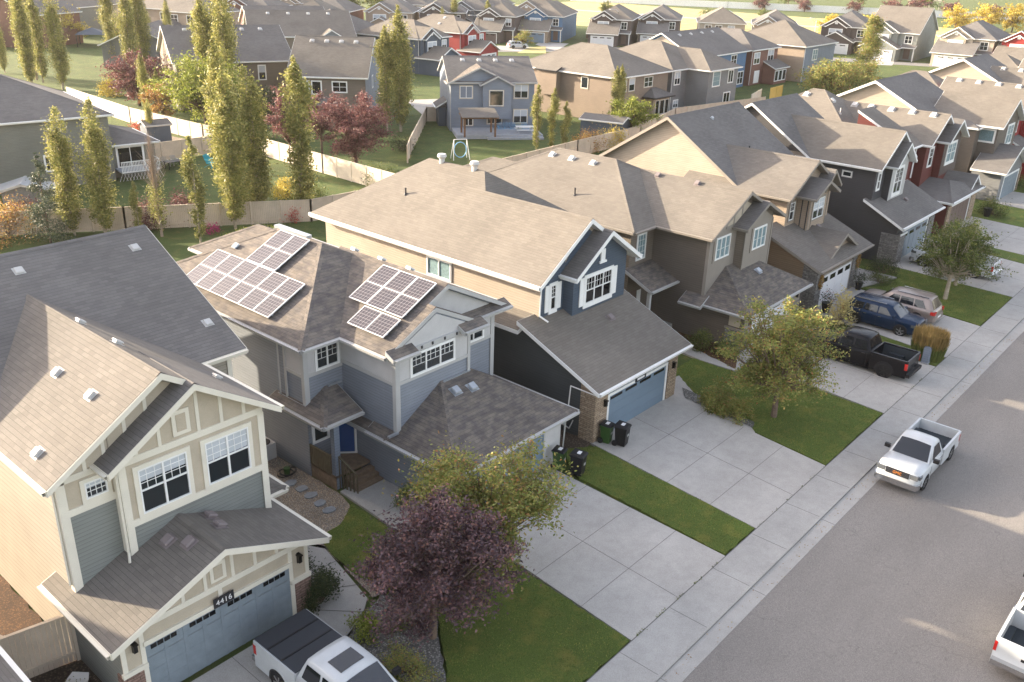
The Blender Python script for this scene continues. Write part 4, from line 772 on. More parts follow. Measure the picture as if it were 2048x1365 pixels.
def rowhouse(name, label, x, wallm, side='s_beige', cross=True, dz=0):
    h = House(name, label, x, 28.0)
    h.block((-4, 3.2, -7, -3.5), 0, 2.9, (None, None, .48, None), (.5, .5, .5, 0), wallm, 'sh4', 'white'); Pm = h.block((-4, 3.2, -4.6, 4.0), 0, 6.8, (.62, .62, None, None), (.45, .45, .5, 0), wallm, 'sh3', 'white')
    h.block((-.8, 3.2, -5.2, 0), 2.5, 6.8, (.62, .62, None, None), (.4, .45, .5, 0), wallm, 'sh4', 'white')
    if cross: P = h.block((-4, 5, 0, 12.5), 0, 6.8, (None, None, .5, .5), (.45, .4, .5, .5), side, 'sh4', 'white', .26)
    else: P = h.block((-4, 5, 2, 12.5), 0, 6.8, (.55, .55, .55, .55), (.45,)*4, wallm, 'sh3', 'white')
    for y in (-3.5, -1.5, .5, 2.5): h.vent(-.75, y, Pm, 'ventw', .45)
    h.garage(-7, -3.2, 2.2, 2.2, 'doorw', 'white', .15); h.win('F', -5.2, .2, 2.2, 4.6, 6.3, 2, (2, 2, 0), .5, .15, 'white'); h.win('F', -4.6, -3.2, -2.4, 4.8, 6.3, 1, None, .5, .12, 'white'); return h.done()
rowhouse('red_house', 'small red sided house at the right edge beyond the dark taupe house', 110., 's_red', cross=False); rowhouse('beige_house', 'beige house with wide side gable, farthest but one along the street', 127., 's_tan'); rowhouse('tan_house', 'tan roofed house at the far end of the street by the right edge', 142., 's_tan', cross=False); rowhouse('dark_grey_house', 'dark grey house beyond the far end of the street row', 156., 's_grey2', cross=False)

# ---------------------------------------------------------------- background houses
CH = dict(sh='sh3', trim='white')
def bg_house(name, label, x, y, yawd, w, d, wallm, roof='hip', ze=5.9, front=(), garage=None, wins=(), sh='sh3', trim='white', sl=.5, low=(), side=None, gm='doorw', pal='white', vents=0, o=.4, base=None, glass='glass', blindm='blind', rwins=(), lwins=()):
    h = House(name, label, x, y, yawd)
    s4 = {'hip': (sl,)*4, 'gx': (None, None, sl, sl), 'gy': (sl, sl, None, None)}[roof]
    P = h.block((0, w, 0, d), 0, ze, s4, (o,)*4, wallm, sh, trim)
    for i, (a, b, pr, z, m, s_) in enumerate(front):
        h.block((a, b, -pr, min(d*.5, 4)), 0 if z < 4 or pr < .8 else 2.6, z, (s_, s_, None, None), (.35, .35, .35, 0), m or wallm, 'sh4' if i else sh, trim)
    if garage:
        a, b, pr, st = garage; h.block((a, b, -pr, .5), 0, 2.8, (None, None, .5, None) if st == 's' else (.5, .5, None, None), (.4, .4, .4, 0), base or wallm, sh, trim)
        h.garage(-pr, a+.8, b-.8, 2.2, gm, trim, .14, 4, 4, style='panel', wins=(((.08, .28), (.40, .60), (.72, .92)), 1.85, 2.05, 1))
    for (a, b, y0, y1, z, m, s_) in low: h.block((a, b, y0, y1), 0, z, s_, (.35,)*4, m or wallm, 'sh4', trim)
    for (u0, u1, z0, z1, pr, n) in wins: h.win('F', -pr, u0, u1, z0, z1, n, None, .5 if n == 2 and trim == 'white' else None, .1, pal, glass, (blindm, .5, 1.) if (int(u0*7) % 2) else None)
    for (u0, u1, z0, z1) in lwins: h.win('L', 0, u0, u1, z0, z1, 1, None, None, .1, pal, glass)
    for (u0, u1, z0, z1) in rwins: h.win('R', w, u0, u1, z0, z1, 1, None, None, .1, pal, glass)
    ry = d/2
    for i in range(vents): h.vent(w*(i+1)/(vents+1), ry-1.0 if roof != 'gy' else d*(i+1)/(vents+1), P, 'ventw', .45)
    h.spout([(.05, -.07, ze-.3), (.05, -.07, .2)], trim, .04)
    return h
# houses whose backs face the camera, beyond the rear fences
h = bg_house('green_grey_house', 'large green-grey house at the left edge with slate hip roof and white railed deck', 21.9, 84.9, -9, 17, 15, 's_gg', ze=6.1, sh='sh4', sl=.42, vents=0)
h.block((17, 21.2, 1.0, 8), 0, 3.1, (None, .35, .35, .35), (.0, .35, .35, .35), 's_gg', 'sh4', 'white')
h.win('F', 0, 11.2, 11.9, 1.6, 2.9, 1, (2, 2, 1), None, .1, 'white'); h.win('F', 0, 9.9, 11.6, -.0, .4, 2, None, None, .1, 'white', 'blindg'); h.win('F', 1.0, 17.7, 20.0, .95, 2.75, 2, None, None, .14, 'white', 'glass2')
b = MB(); b.box(17.3, 20.8, -1.0, 1.0, .75, .9); b.build('deck', M['greydeck'], h.root); b = MB(); b.box(17.3, 20.8, -1.02, -.96, 1.75, 1.82); b.box(17.3, 20.8, -1.02, -.96, .8, .87); b.box(20.76, 20.82, -1, 1, 1.75, 1.82)
for k in range(26): b.box(17.32+k*.137, 17.37+k*.137, -1.01, -.97, .85, 1.78)
for k in range(24): b.bar((17.3+k*.15, -1.0, .72), (17.3+k*.15+.3*(1 if k % 2 else -1), -1.0, .05), .03, .02)
b.build('deck_railing', M['white'], h.root); h.done()
h = bg_house('brown_grey_house', 'brown-grey house with wide tan roof and blue-grey gable side, behind the red-leaved trees', 67.9, 95.2, -48, 9.2, 14, 's_taupe', 'gx', 5.9, sl=.55, wins=((5.2, 6.9, 4.1, 5.3, 0, 2), (1.4, 2.3, 3.8, 5.3, 0, 1), (2.7, 3.8, 3.8, 5.3, 0, 1), (.3, 1.1, 3.8, 5.3, 0, 1), (3.6, 4.5, .6, 2.0, 0, 1)), vents=4, glass='glass2', blindm='blindg', rwins=((6, 7, 3.9, 5.3),))
h.panel('R', 9.2-.003, [(0, 0), (14, 0), (14, 5.9), (7, 9.5), (0, 5.9)], 's_bgy', t=.02); h.block((2.2, 6.0, -1.6, 0), 0, 2.8, (.4, .4, .4, None), (.3,)*4, 's_taupe', 'sh4', 'taupet'); h.done()
bg_house('dark_roof_house', 'taupe house with dark slate roof and a narrow window, left of the brown-grey house', 62.5, 112, -22, 15, 15, 's_taupe', 'gx', 6.1, sl=.5, sh='sh4', wins=((10.5, 11.4, 3.7, 5.5, 0, 1),), vents=5).done()
h = bg_house('steel_blue_house', 'steel blue-grey house with pergola and grey deck, its back wall facing the camera', 79.9, 79.6, -38, 10.4, 11, 's_bgy', 'gx', 5.9, sh='sh4', trim='gtrim', pal='sand', sl=.42, vents=4, o=.3,
  wins=((1.2, 2.7, 4.0, 5.4, .0, 2), (7.9, 9.6, 4.0, 5.6, .0, 2), (7.9, 9.6, 1.0, 2.6, 0, 2)), glass='glass')
h.block((0, 7.4, -.05, 3), 2.6, 5.75, (.48, .48, None, None), (.4, .25, .4, 0), 's_bgy', 'sh2', 'gtrim'); h.block((3.9, 7.4, -.8, 3), 1.6, 5.7, (.5, .5, None, None), (.35, .35, .35, 0), 's_bgy', 'sh4', 'gtrim')
h.win('F', -.8, 4.7, 6.4, 3.2, 5.0, 1, None, None, .08, 'sand', 'glass'); h.win('F', 0, 4.6, 6.4, .9, 1.75, 2, None, None, .08, 'sand', 'glass2'); h.win('F', 0, 1.7, 2.8, .7, 2.7, 2, None, None, .08, 'sand', 'glass2')
b = MB(); b.box(.2, 10.6, -5.0, -.0, 0, .45); b.box(3.8, 10.6, -5.6, -5.0, 0, .25); b.build('deck', M['greydeck'], h.root)
b = MB(); b.box(-1.0, -.05, 3.5, 6.5, 0, 2.3); b.build('side_bump', M['s_navy'], h.root); h.roof((-1.4, 0, 3.2, 6.8), 2.4, (.6, None, None, None), 'sh4', 'white'); h.done()
pg = empty('pergola', (76.9, 74.2, .45), R(-38)); tag(pg, 'brown timber pergola with shingled top over the patio behind the steel blue-grey house', 'pergola')
for x, y in ((0, 0), (3.6, 0), (0, 2.9), (3.6, 2.9)): MB().box(x-.1, x+.1, y-.1, y+.1, 0, 2.3).build('post', M['cedar'], pg)
b = MB(); b.ext([(-.4, -.5, 2.3), (4.0, -.5, 2.3), (4.0, 3.3, 2.8), (-.4, 3.3, 2.8)], (0, 0, .06)); b.build('canopy', M['sh1'], pg); b = MB()
for k in range(10): b.box(-.3+k*.45, -.22+k*.45, -.6, 3.2, 2.2, 2.3)
b.box(-.4, 4, -.1, 0, 2.1, 2.25); b.build('rafter', M['cedar'], pg)
h = bg_house('mocha_house', 'large mocha brown house with sunlit side wall and a bay window under a slate hip', 100.3, 69.6, 0, 12.5, 17, 's_mocha', 'hip', 5.9, sl=.47, o=.45, pal='sand', wins=((3.0, 4.3, 3.9, 5.5, 0, 1), (6.6, 8.6, 4.1, 5.4, 0, 2), (1.4, 2.4, 3.9, 5.4, 0, 1)), lwins=((4.5, 5.6, 4.0, 5.4),))
h.block((-.9, 0, 9.2, 12.6), 2.6, 5.9, (.4, None, None, None), (.3, 0, .2, .2), 's_mocha', 'sh3', 'dkt'); h.block((7.0, 11.0, -1.5, 0), 0, 2.9, (.5, .5, .5, None), (.5, .5, .5, 0), 's_tan', 'sh4', 'dkt')
for a in (7.5, 8.6, 9.9): h.win('F', -1.5, a, a+(.9 if a != 8.6 else 1.1), .5, 2.4, 1, None, None, .07, 'sand', 'glass2')
h.vent(.8, 5, [(5.7, .47, 0)], 'ventw', .4); h.vent(.8, 7, [(5.7, .47, 0)], 'ventw', .4); h.done()
h = bg_house('deep_taupe_house', 'deep taupe house with hipped tan roof between the mocha house and the blue house', 113.8, 69.6, 0, 12.8, 15, 's_grey2', 'hip', 5.9, wins=((.8, 2.2, 3.8, 5.5, 0, 2), (1, 2.2, .6, 1.6, 0, 2)), sl=.45); h.block((4.0, 12.4, -3.6, 6), 0, 5.9, (.5, .5, .5, None), (.4,)*4, 's_grey2', 'sh3', 'white'); h.win('F', -3.6, 5.2, 7.2, 3.6, 5.6, 1, (1, 3, 1), None, .1, 'white', 'blindg'); h.win('F', -3.6, 9.6, 11, 3.8, 5.5, 2, None, None, .1, 'white'); h.win('F', -3.6, 8.8, 10.6, .4, 2.4, 2, None, None, .1, 'white', 'glass2'); h.done()
h = bg_house('sky_blue_house', 'blue sided house with wide gable facing left and long slate roof', 129.4, 75.4, 3, 19, 12, 's_blue', 'gx', 6.0, sh='sh4', sl=.52, wins=((13.2, 15.2, 4.0, 5.5, 0, 2), (14.5, 16.0, .8, 2.6, 0, 2), (16.4, 18.5, .6, 2.6, 0, 2)), vents=4); h.panel('L', -.0, [(0, 3.8), (12, 3.8), (12, 5.8), (6, 8.8), (0, 5.8)], 's_beige', t=.03); h.done()
h = bg_house('red_brown_house', 'red-brown two storey house with sunroom, right of the blue house', 149.6, 76.0, 2, 10.5, 14, 's_rb', 'hip', 6.0, sh='sh4', wins=((1.0, 3.2, 3.6, 5.4, 0, 2), (6.5, 8.8, 3.8, 5.6, 0, 2)), sl=.5); h.block((5.2, 10.6, -2.2, 0), 0, 2.8, (None, None, .45, None), (.3,)*4, 's_rb', 'sh4', 'white')
for a in (5.6, 7.2, 8.8): h.win('F', -2.2, a, a+1.3, .6, 2.3, 1, None, None, .1, 'white')
h.board('F', 0, 1.8, 3.8, .3, 2.4, 'white', 'patio_door', 0, .06); h.done()
h = bg_house('tan_siding_house', 'tall tan sided house with broad hip roof and one blue-grey wall', 162.6, 72.4, 3, 15, 15.5, 's_tan', 'hip', 6.2, wins=((4, 6.2, 3.6, 5.4, 0, 2),), sl=.47); h.panel('F', 0, [(0, 0), (15, 0), (15, 6), (0, 6)], 's_bgy', t=.02); h.win('F', -.02, 4, 6.2, 3.6, 5.4, 2, None, None, .1, 'white', 'blindg'); h.done()
# row across the far street, fronts facing the camera
def front_house(name, label, x, y, yawd, w, d, wm, gm='doorw', roof='hip', gr='g', sh='sh3', base=None, vents=0, sl=.55, extra=None, pal='white'):
    h = bg_house(name, label, x, y, yawd, w, d, wm, roof, 5.9, front=((0.2, w*.62, .5, 5.9, None, .6), (w*.12, w*.5, .9, 5.8, None, .6)), garage=(0, w*.72, 4.5, gr), wins=((w*.18, w*.45, 3.7, 5.3, .9, 2), (w*.76, w*.9, 3.7, 5.3, 0, 2)), gm=gm, sh=sh, base=base, vents=vents, sl=sl, pal=pal)
    h.board('F', -.9, w*.28, w*.34, 6.4, 6.9, 'white', 'louvre', 0, .06); h.board('F', 0, w*.78, w*.9, .4, 2.5, 'doorbr', 'front_door', 0, .05)
    h.roof((w*.72, w+.2, -1.4, 0), 2.9, (None, None, .4, None), 'sh4', 'white'); b = MB(); b.box(w-.2, w, -1.2, -1.0, 0, 2.7); b.build('porch_post', M['white'], h.root); h.done()
front_house('red_gabled_house', 'bright red house with white trimmed gables beside the far street', 128.5, 125.5, 10, 9, 14, 's_red', sh='sh3', vents=4, gr='g')
front_house('dark_blue_house', 'dark blue gabled house just left of the bright red house', 113.5, 121, 8, 9, 14, 's_navy', sh='sh3', gr='g')
front_house('brown_garage_house', 'dark brown house with beige garage door left of the white car', 167.5, 157.5, -62, 9, 15, 's_dbrown', 'doorbr', gr='s')
h_ = front_house('bright_blue_house', 'bright blue house with pale blue garage door beside the white car', 178.6, 152.5, -62, 9.5, 21, 's_blue', 'door', gr='s', base='stone_tan')
front_house('charcoal_brown_house', 'charcoal brown house with double white-edged gables right of the bright blue house', 186.0, 137.5, -62, 9.5, 18, 's_dbrown', gr='s')
front_house('chocolate_house', 'chocolate house with dark shutters and slate roof, second right of the bright blue house', 197.8, 131.5, -60, 9.5, 18, 's_dbrown', gr='s', sh='sh4')
h = bg_house('solar_hip_house', 'pale house with tan hip roof carrying pale blue solar panels', 205.6, 119.5, -58, 11, 16, 's_beige', 'hip', 5.6, wins=((1.5, 3, 3.6, 5, 0, 2), (4, 5.5, 3.6, 5, 0, 2), (7, 8.5, 3.6, 5, 0, 2)), sl=.55)
b = MB(); b.ext([(8.6, 4.5, 7.35), (10.9, 4.5, 6.15), (10.9, 9.5, 6.15), (8.6, 9.5, 7.35)], (0, 0, .08)); b.ext([(7.4, 7.5, 7.98), (8.5, 7.5, 7.43), (8.5, 11, 7.43), (7.4, 11, 7.98)], (0, 0, .08)); b.build('roof_solar_panel', M['metal'], h.root); h.done()
front_house('olive_tan_house', 'tan house with slate hip roof right of the house with solar panels', 209.5, 107.0, -62, 10, 16, 's_tan', sh='sh4', gr='s')
front_house('umber_house', 'dark umber house with white window trims left of the tall conical tree', 223.0, 96.0, -74, 11, 17, 's_dbrown', gr='g', sh='sh4')
front_house('silver_grey_house', 'silver-grey house with white garage door right of the tall conical tree', 218.8, 83.0, -84, 11, 18, 's_grey', 'doorw', roof='gx', gr='g', sh='sh3')
front_house('cream_tan_house', 'cream and tan house with row of roof vents near the right edge', 219.0, 67.0, -86, 11, 17, 's_beige', sh='sh4', gr='s')
front_house('scarlet_house', 'scarlet sided house cut by the right edge of the photo', 221.0, 55.0, -88, 11, 15, 's_red', gr='s')
front_house('ochre_house', 'ochre house behind the street at the right edge', 224.0, 41.0, -88, 11, 15, 's_tan', gr='s')
# upper left quarter
bg_house('gable_brown_house', 'brown gabled house with blue lower part in the upper left corner', 72, 203, -62, 13, 14, 's_rb', 'gy', 6.2, sl=.5, low=((0, 4, -4, 0, 2.8, 's_blue', (None, None, .5, None)),), sh='sh4').done()
bg_house('olive_house', 'olive-tan house behind the poplars near the top left', 88, 222, -60, 12, 14, 's_gg', 'hip', 5.9, wins=((1, 3, 3.6, 5.2, 0, 2),)).done()
bg_house('white_bay_house', 'cream house with white windows above the yellow tree', 100, 229, -50, 12, 14, 's_beige', 'hip', 5.9, front=((5, 9, .8, 5.9, None, .6),), wins=((1, 3, 3.6, 5.2, 0, 2), (5.8, 8, 3.6, 5.2, .8, 2))).done()
bg_house('sun_tan_house', 'tan house with crimson side wall, left of the tall poplars', 108.5, 210.5, -72, 13, 14, 's_tan', 'gx', 5.9, wins=((1, 3, 3.6, 5.2, 0, 2), (8, 10, 3.6, 5.2, 0, 2)), sl=.45).done()
bg_house('wheat_house', 'wheat coloured house with small sunroom roof between the poplars', 108.9, 197, -72, 10, 13, 's_tan', 'hip', 5.9, wins=((1.5, 3.4, 3.6, 5.2, 0, 2), (6, 8, 3.6, 5.2, 0, 2)), low=((0, 5, -3.5, 0, 2.8, None, (.5, .5, .5, None)),)).done()
bg_house('left_slate_house', 'low slate roofed house partly hidden by the lime green trees', 84, 150, 48, 16, 12, 's_grey2', 'gx', 3.8, sh='sh4', sl=.45).done()
bg_house('brick_red_house', 'dark red gabled house with slate roof behind the tallest poplars', 104, 157, -25, 15, 13, 's_maroon', 'gx', 5.6, sh='sh4').done()
bg_house('slate_ridge_house', 'house with long brown ridge and small white gable above the brown-grey house', 90, 136, -30, 17, 14, 's_taupe', 'gx', 6.2, sl=.5, front=((11, 15, 1.5, 6.0, 's_bg', .6),), vents=4).done()
bg_house('navy_long_house', 'long slate roofed house with navy side wall and pale windows', 104.8, 134.5, 4, 15, 14, 's_taupe', 'hip', 5.9, sh='sh4', wins=((1.5, 3.5, 3.8, 5.4, 0, 2), (5, 8, 3.8, 5.4, 0, 2), (9.5, 12, 3.8, 5.4, 0, 2)), rwins=((3, 5, 3.5, 5.2),), sl=.5).done()
front_house('plum_house', 'dark red and white house at the top edge, third from the tall poplars', 138, 187, -55, 11, 15, 's_maroon', sh='sh4'); front_house('almond_house', 'almond fronted house at the top edge with small white gables', 150, 178, -50, 11, 15, 's_tan', sh='sh4')
front_house('coffee_house', 'coffee brown house at the top edge behind the single narrow poplar', 162, 172, -48, 11, 15, 's_dbrown', sh='sh4'); front_house('pewter_house', 'pewter house at the top edge left of the bright blue house', 176, 176, -55, 11, 15, 's_grey2', sh='sh4'); front_house('clay_house', 'clay coloured house at the top edge behind the bright blue house', 192, 168, -58, 12, 16, 's_tan', sh='sh3')
front_house('stone_house', 'stone grey house near the top edge between poplar tips', 124, 175, -50, 11, 15, 's_grey2', sh='sh3'); front_house('rust_house', 'rust coloured house near the top edge above the lime trees', 128, 205, -55, 12, 14, 's_rb', sh='sh4'); front_house('putty_house', 'putty coloured house at the very top behind the poplars', 150, 215, -55, 12, 14, 's_beige', sh='sh3')
front_house('moss_house', 'moss grey house at the very top left of centre', 112, 238, -60, 12, 14, 's_gg', sh='sh3'); front_house('fawn_house', 'fawn house at the very top centre', 175, 200, -55, 12, 14, 's_tan', sh='sh4'); front_house('ash_house', 'ash grey house at the very top right of the fawn house', 196, 190, -58, 12, 14, 's_grey2', sh='sh4')

# ---------------------------------------------------------------- fences
def fence(name, label, pts, h=1.8, mat='fence', posts=2.4, group=None):
    r = empty(name, (pts[0][0], pts[0][1], 0)); tag(r, label, 'fence', group); x0, y0 = pts[0]; b = MB(); p = MB()
    for a, c_ in zip(pts[:-1], pts[1:]):
        ax, ay, bx, by = a[0]-x0, a[1]-y0, c_[0]-x0, c_[1]-y0; L = math.hypot(bx-ax, by-ay); n = max(1, int(L/.14)); dx, dy = (bx-ax)/L, (by-ay)/L
        for i in range(n):
            t0, t1 = i*L/n+.004, (i+1)*L/n-.004; zt = h+((i*7) % 5)*.004
            b.ext([(ax+dx*t0, ay+dy*t0, .03), (ax+dx*t1, ay+dy*t1, .03), (ax+dx*t1, ay+dy*t1, zt), (ax+dx*t0, ay+dy*t0, zt)], (-dy*.025, dx*.025, 0))
        b.bar((ax, ay, h+.03), (bx, by, h+.03), .11, .04); b.bar((ax, ay, .35), (bx, by, .35), .09, .09)
        m = max(1, round(L/posts))
        for i in range(m+1): t = L*i/m; q_ = (ax+dx*t, ay+dy*t); q2 = MB(); q2.box(q_[0]-.06, q_[0]+.06, q_[1]-.06, q_[1]+.06, 0, h+.08); p.v, p.f = p.v, p.f; q2.build('post', M[mat], r)
    b.build('board_panel', M[mat], r); return r
fence('board_fence', 'beige board fence joining the cream trimmed house to the left edge', [(2.2, 25.6), (8.06, 24.45)], 1.8, 'fence', 2.0)
fence('board_fence', 'short return of beige board fence running back along the left edge', [(6.3, 24.9), (5.6, 27.2), (4.0, 34)], 1.7, 'fence', 2.3)
fence('board_fence', 'long tan board fence behind the green yard with columnar poplars', [(20, 74.5), (31.6, 66.8), (43.4, 59.1), (54.2, 58.4)], 1.8, 'fence')
fence('sunlit_fence', 'long cream fence in full sun running up from the blue-grey yard towards the top left', [(54.3, 58.6), (54.6, 72), (55.0, 86.9), (54.3, 93), (53.6, 108), (55.2, 128)], 1.85, 'fencew')
fence('board_fence', 'greyish fence across the yard behind the turquoise chair', [(43.8, 87.2), (55.0, 86.8)], 1.8, 'fence'); fence('board_fence', 'short fence closing the gap beside the steel blue-grey house', [(82.2, 86.2), (84.4, 84.6)], 1.8, 'fence')
fence('board_fence', 'grey-beige fence on the left of the steel blue-grey house lawn', [(64, 70.0), (67.2, 73), (82.2, 86.2)], 1.8, 'fence'); fence('board_fence', 'rear fence of the street row seen between roofs', [(54.3, 58.4), (80, 60), (93, 60.5), (108, 65), (128, 62)], 1.8, 'fence'); fence('board_fence', 'side fence between the mocha and deep taupe houses', [(100.2, 62), (100.2, 69)], 1.8, 'fence')
fence('yellow_fence', 'bright yellow shed-like fence panel beside the bushes', [(134.7, 64.5), (139.5, 64.9)], 2.2, 'yellow'); fence('pale_fence', 'whitish fence behind the red-brown house', [(128, 64.2), (134.6, 66.0)], 1.9, 'fencew'); fence('cedar_fence', 'dark cedar fence beside the bright blue house', [(197, 147), (206, 139)], 1.8, 'cedar')
fence('white_wall', 'long white boundary fence at the top right beyond the yellow field', [(338, 262), (366, 200), (392, 150), (420, 98), (440, 60)], 2.6, 'white', 6.)

# ---------------------------------------------------------------- plants
RS = np.random.RandomState
def leafmesh(name, C, size, mat, parent, rs, flat_=.0, asp=.55):
    n = len(C); a = rs.normal(size=(n, 3)); a[:, 2] *= .6; a /= np.linalg.norm(a, axis=1)[:, None]; b = rs.normal(size=(n, 3)); b -= (b*a).sum(1)[:, None]*a; b /= np.linalg.norm(b, axis=1)[:, None]
    s = size*rs.uniform(.6, 1.25, (n, 1)); a = a*s*.5; b = b*s*.5*asp; cz = C.copy()
    V = np.stack([cz-a, cz+b*.9-a*.1, cz+a, cz-b*.9-a*.1], 1).reshape(-1, 3).astype(np.float32)
    me = bpy.data.meshes.new(name); me.vertices.add(4*n); me.vertices.foreach_set('co', V.ravel()); me.loops.add(4*n); me.loops.foreach_set('vertex_index', np.arange(4*n, dtype=np.int32))
    me.polygons.add(n); me.polygons.foreach_set('loop_start', np.arange(0, 4*n, 4, dtype=np.int32)); me.update(calc_edges=True); me.materials.append(M[mat])
    o = bpy.data.objects.new(name, me); COL.objects.link(o); o.parent = parent; return o
def round_tree(name, x, y, H_, rx, z0, mat, nb, nl, ls, seed, bark='bark', lean=(0, 0), ry=None, br=.3, label='', cat='tree', group=None, flat_=1., fork=.35, top=.0):
    rs = RS(seed); r = empty(name, (x, y, 0)); tag(r, label, cat, group); ry = ry or rx; C = []; tr = MB(); zc = (H_+z0)/2; rz = (H_-z0)/2
    fk = Vector((lean[0]*.3, lean[1]*.3, H_*fork)); tr.cyl((0, 0, -.1), fk*.5, rx*.045+.05, rx*.038+.04, 8); tr.cyl(fk*.5, fk, rx*.038+.04, rx*.03+.03, 8)
    for i in range(nb):
        d = rs.normal(size=3); d /= np.linalg.norm(d); q = rs.uniform(.04, 1.0)**.5; wob = 1+.18*math.sin(3*math.atan2(d[1], d[0])+seed)+rs.uniform(-.16, .16)
        c_ = np.array([d[0]*rx*q*wob+lean[0], d[1]*ry*q*wob+lean[1], zc+d[2]*rz*q*(1+top*d[2])]); R_ = rx*br*rs.uniform(.6, 1.15)
        pts = rs.normal(size=(int(nl/nb*rs.uniform(.6, 1.4)), 3)); pts /= (np.linalg.norm(pts, axis=1)[:, None]+1e-6); pts *= R_*rs.uniform(.1, 1.1, (len(pts), 1))**.6*np.array([.95, .95, .62*flat_]); pts += d*np.array([1, 1, .6])*R_*(rs.normal(size=(len(pts), 1))*.75)*(1 if q > .5 else .4); C.append(c_+pts)
        m_ = fk+(Vector(c_)-fk)*.5+Vector((0, 0, -.1*rz)); tr.cyl(fk*rs.uniform(.75, 1.), m_, .028*rx**.5+.012, .02*rx**.5+.008, 5, False); tr.cyl(m_, Vector(c_), .02*rx**.5+.008, .008, 5, False)
        for k in range(3): e = Vector(c_+rs.normal(size=3)*R_*.55); tr.cyl(Vector(c_), e, .012, .005, 4, False)
    tr.build('trunk', M[bark], r); leafmesh('crown', np.concatenate(C), ls, mat, r, rs); return r
def column_tree(name, H_, rad, mat, nl, ls, seed, bark='barkp', stems=3, bare=.0, base=.06, cone=False):
    rs = RS(seed); r = empty(name); tr = MB(); C = []
    for s_ in range(stems):
        an = rs.uniform(0, 6.28); off = rad*.35*rs.uniform(.2, 1) if stems > 1 else 0; hh = H_*rs.uniform(.78, 1.) if s_ else H_; ox, oy = math.cos(an)*off, math.sin(an)*off
        tr.cyl((ox*.2, oy*.2, -.1), (ox, oy, hh*.5), .09, .05, 6, False); tr.cyl((ox, oy, hh*.5), (ox*1.05, oy*1.05, hh*.98), .05, .012, 6, False)
        nb = int(34*hh/8)
        for i in range(nb):
            t = (i+rs.uniform(0, 1))/nb; z = hh*(base+(1-base)*t); pr = (1-t)**.75*1.1 if cone else min(1., (1-t)*3.2+.12)*min(1., t*4+.35)*(1+.25*math.sin(t*9+seed+s_)); rr_ = rad*.62*pr
            a2 = rs.uniform(0, 6.28); cx, cy = ox+math.cos(a2)*rr_*.7, oy+math.sin(a2)*rr_*.7; zz = z+rr_*(.0 if cone else .7); tr.cyl((ox, oy, z-.25), (cx, cy, zz), .018, .006, 4, False)
            if bare and t > 1-bare: 
                for k in range(5): tr.cyl((ox, oy, z-.4), (ox+rs.normal()*rr_*.9, oy+rs.normal()*rr_*.9, z+rs.uniform(.3, 1.2)), .014, .004, 3, False)
                continue
            n = int(nl/stems/nb*(pr+.25)); pts = rs.normal(size=(max(n, 3), 3))*np.array([.42, .42, .5 if not cone else .22])*(rr_*.75+.1); C.append(np.array([cx, cy, zz])+pts)
    tr.build('trunk', M['twig' if bare else bark], r); leafmesh('crown', np.concatenate(C), ls, mat, r, rs); return r
def place(src, x, y, s=1., rz=0., label=None, group=None, first=False, cat='tree', sz=None):
    o = src if first else copy_tree(src); o.location = (x, y, 0); o.scale = (s, s, sz or s); o.rotation_euler = (0, 0, rz); tag(o, label, cat, group); return o
def shrub(name, x, y, r_, H_, mat, nl, ls, seed, label, cat='bush', ry=None, group=None, z=.05):
    rs = RS(seed); o = empty(name, (x, y, z)); tag(o, label, cat, group); ry = ry or r_; C = []; st = MB()
    for i in range(22):
        d = rs.normal(size=3); d /= np.linalg.norm(d); d[2] = abs(d[2]); k = rs.uniform(.55, .95); c_ = np.array([d[0]*r_*k, d[1]*ry*k, .12+d[2]*H_*.8*k]); st.cyl((0, 0, 0), Vector(c_), .02, .006, 4, False)
        C.append(c_+rs.normal(size=(nl//22, 3))*np.array([r_, ry, H_])*.17)
    A = np.concatenate(C); A[:, 2] = np.abs(A[:, 2])+.01; st.build('stem', M['bark'], o); leafmesh('foliage', A, ls, mat, o, rs); return o
def clump(name, x, y, r_, H_, seed, label, green='lf_gr', gold='lf_gold', n=2600, cat='grass clump', spread=.35, w_=.02):
    rs = RS(seed); o = empty(name, (x, y, .05)); tag(o, label, cat)
    for part, mat, za, zb, m_ in (('blade', green, 0, .68, n), ('plume', gold, .55, 1., n)):
        a = rs.uniform(0, 6.28, m_); q = np.sqrt(rs.uniform(0, 1, m_))*r_; bx, by = np.cos(a)*q, np.sin(a)*q; k = spread*rs.uniform(.4, 1.2, m_); hh = H_*rs.uniform(.75, 1.05, m_)
        P0 = np.stack([bx*(1+k*za), by*(1+k*za), hh*za], 1); P1 = np.stack([bx*(1+k*zb)+rs.normal(size=m_)*.06, by*(1+k*zb)+rs.normal(size=m_)*.06, hh*zb], 1); w2 = np.stack([rs.normal(size=m_), rs.normal(size=m_), np.zeros(m_)], 1); w2 = w2/np.linalg.norm(w2, axis=1)[:, None]*w_
        Mi = (P0+P1)/2; V = np.stack([P0-w2*.5, P0+w2*.5, Mi+w2, P1, Mi-w2], 1).reshape(-1, 3).astype(np.float32); me = bpy.data.meshes.new(part); me.vertices.add(5*m_); me.vertices.foreach_set('co', V.ravel()); me.loops.add(5*m_); me.loops.foreach_set('vertex_index', np.arange(5*m_, dtype=np.int32)); me.polygons.add(m_); me.polygons.foreach_set('loop_start', np.arange(0, 5*m_, 5, dtype=np.int32)); me.update(calc_edges=True); me.materials.append(M[mat]); ob = bpy.data.objects.new(part, me); COL.objects.link(ob); ob.parent = o
    return o
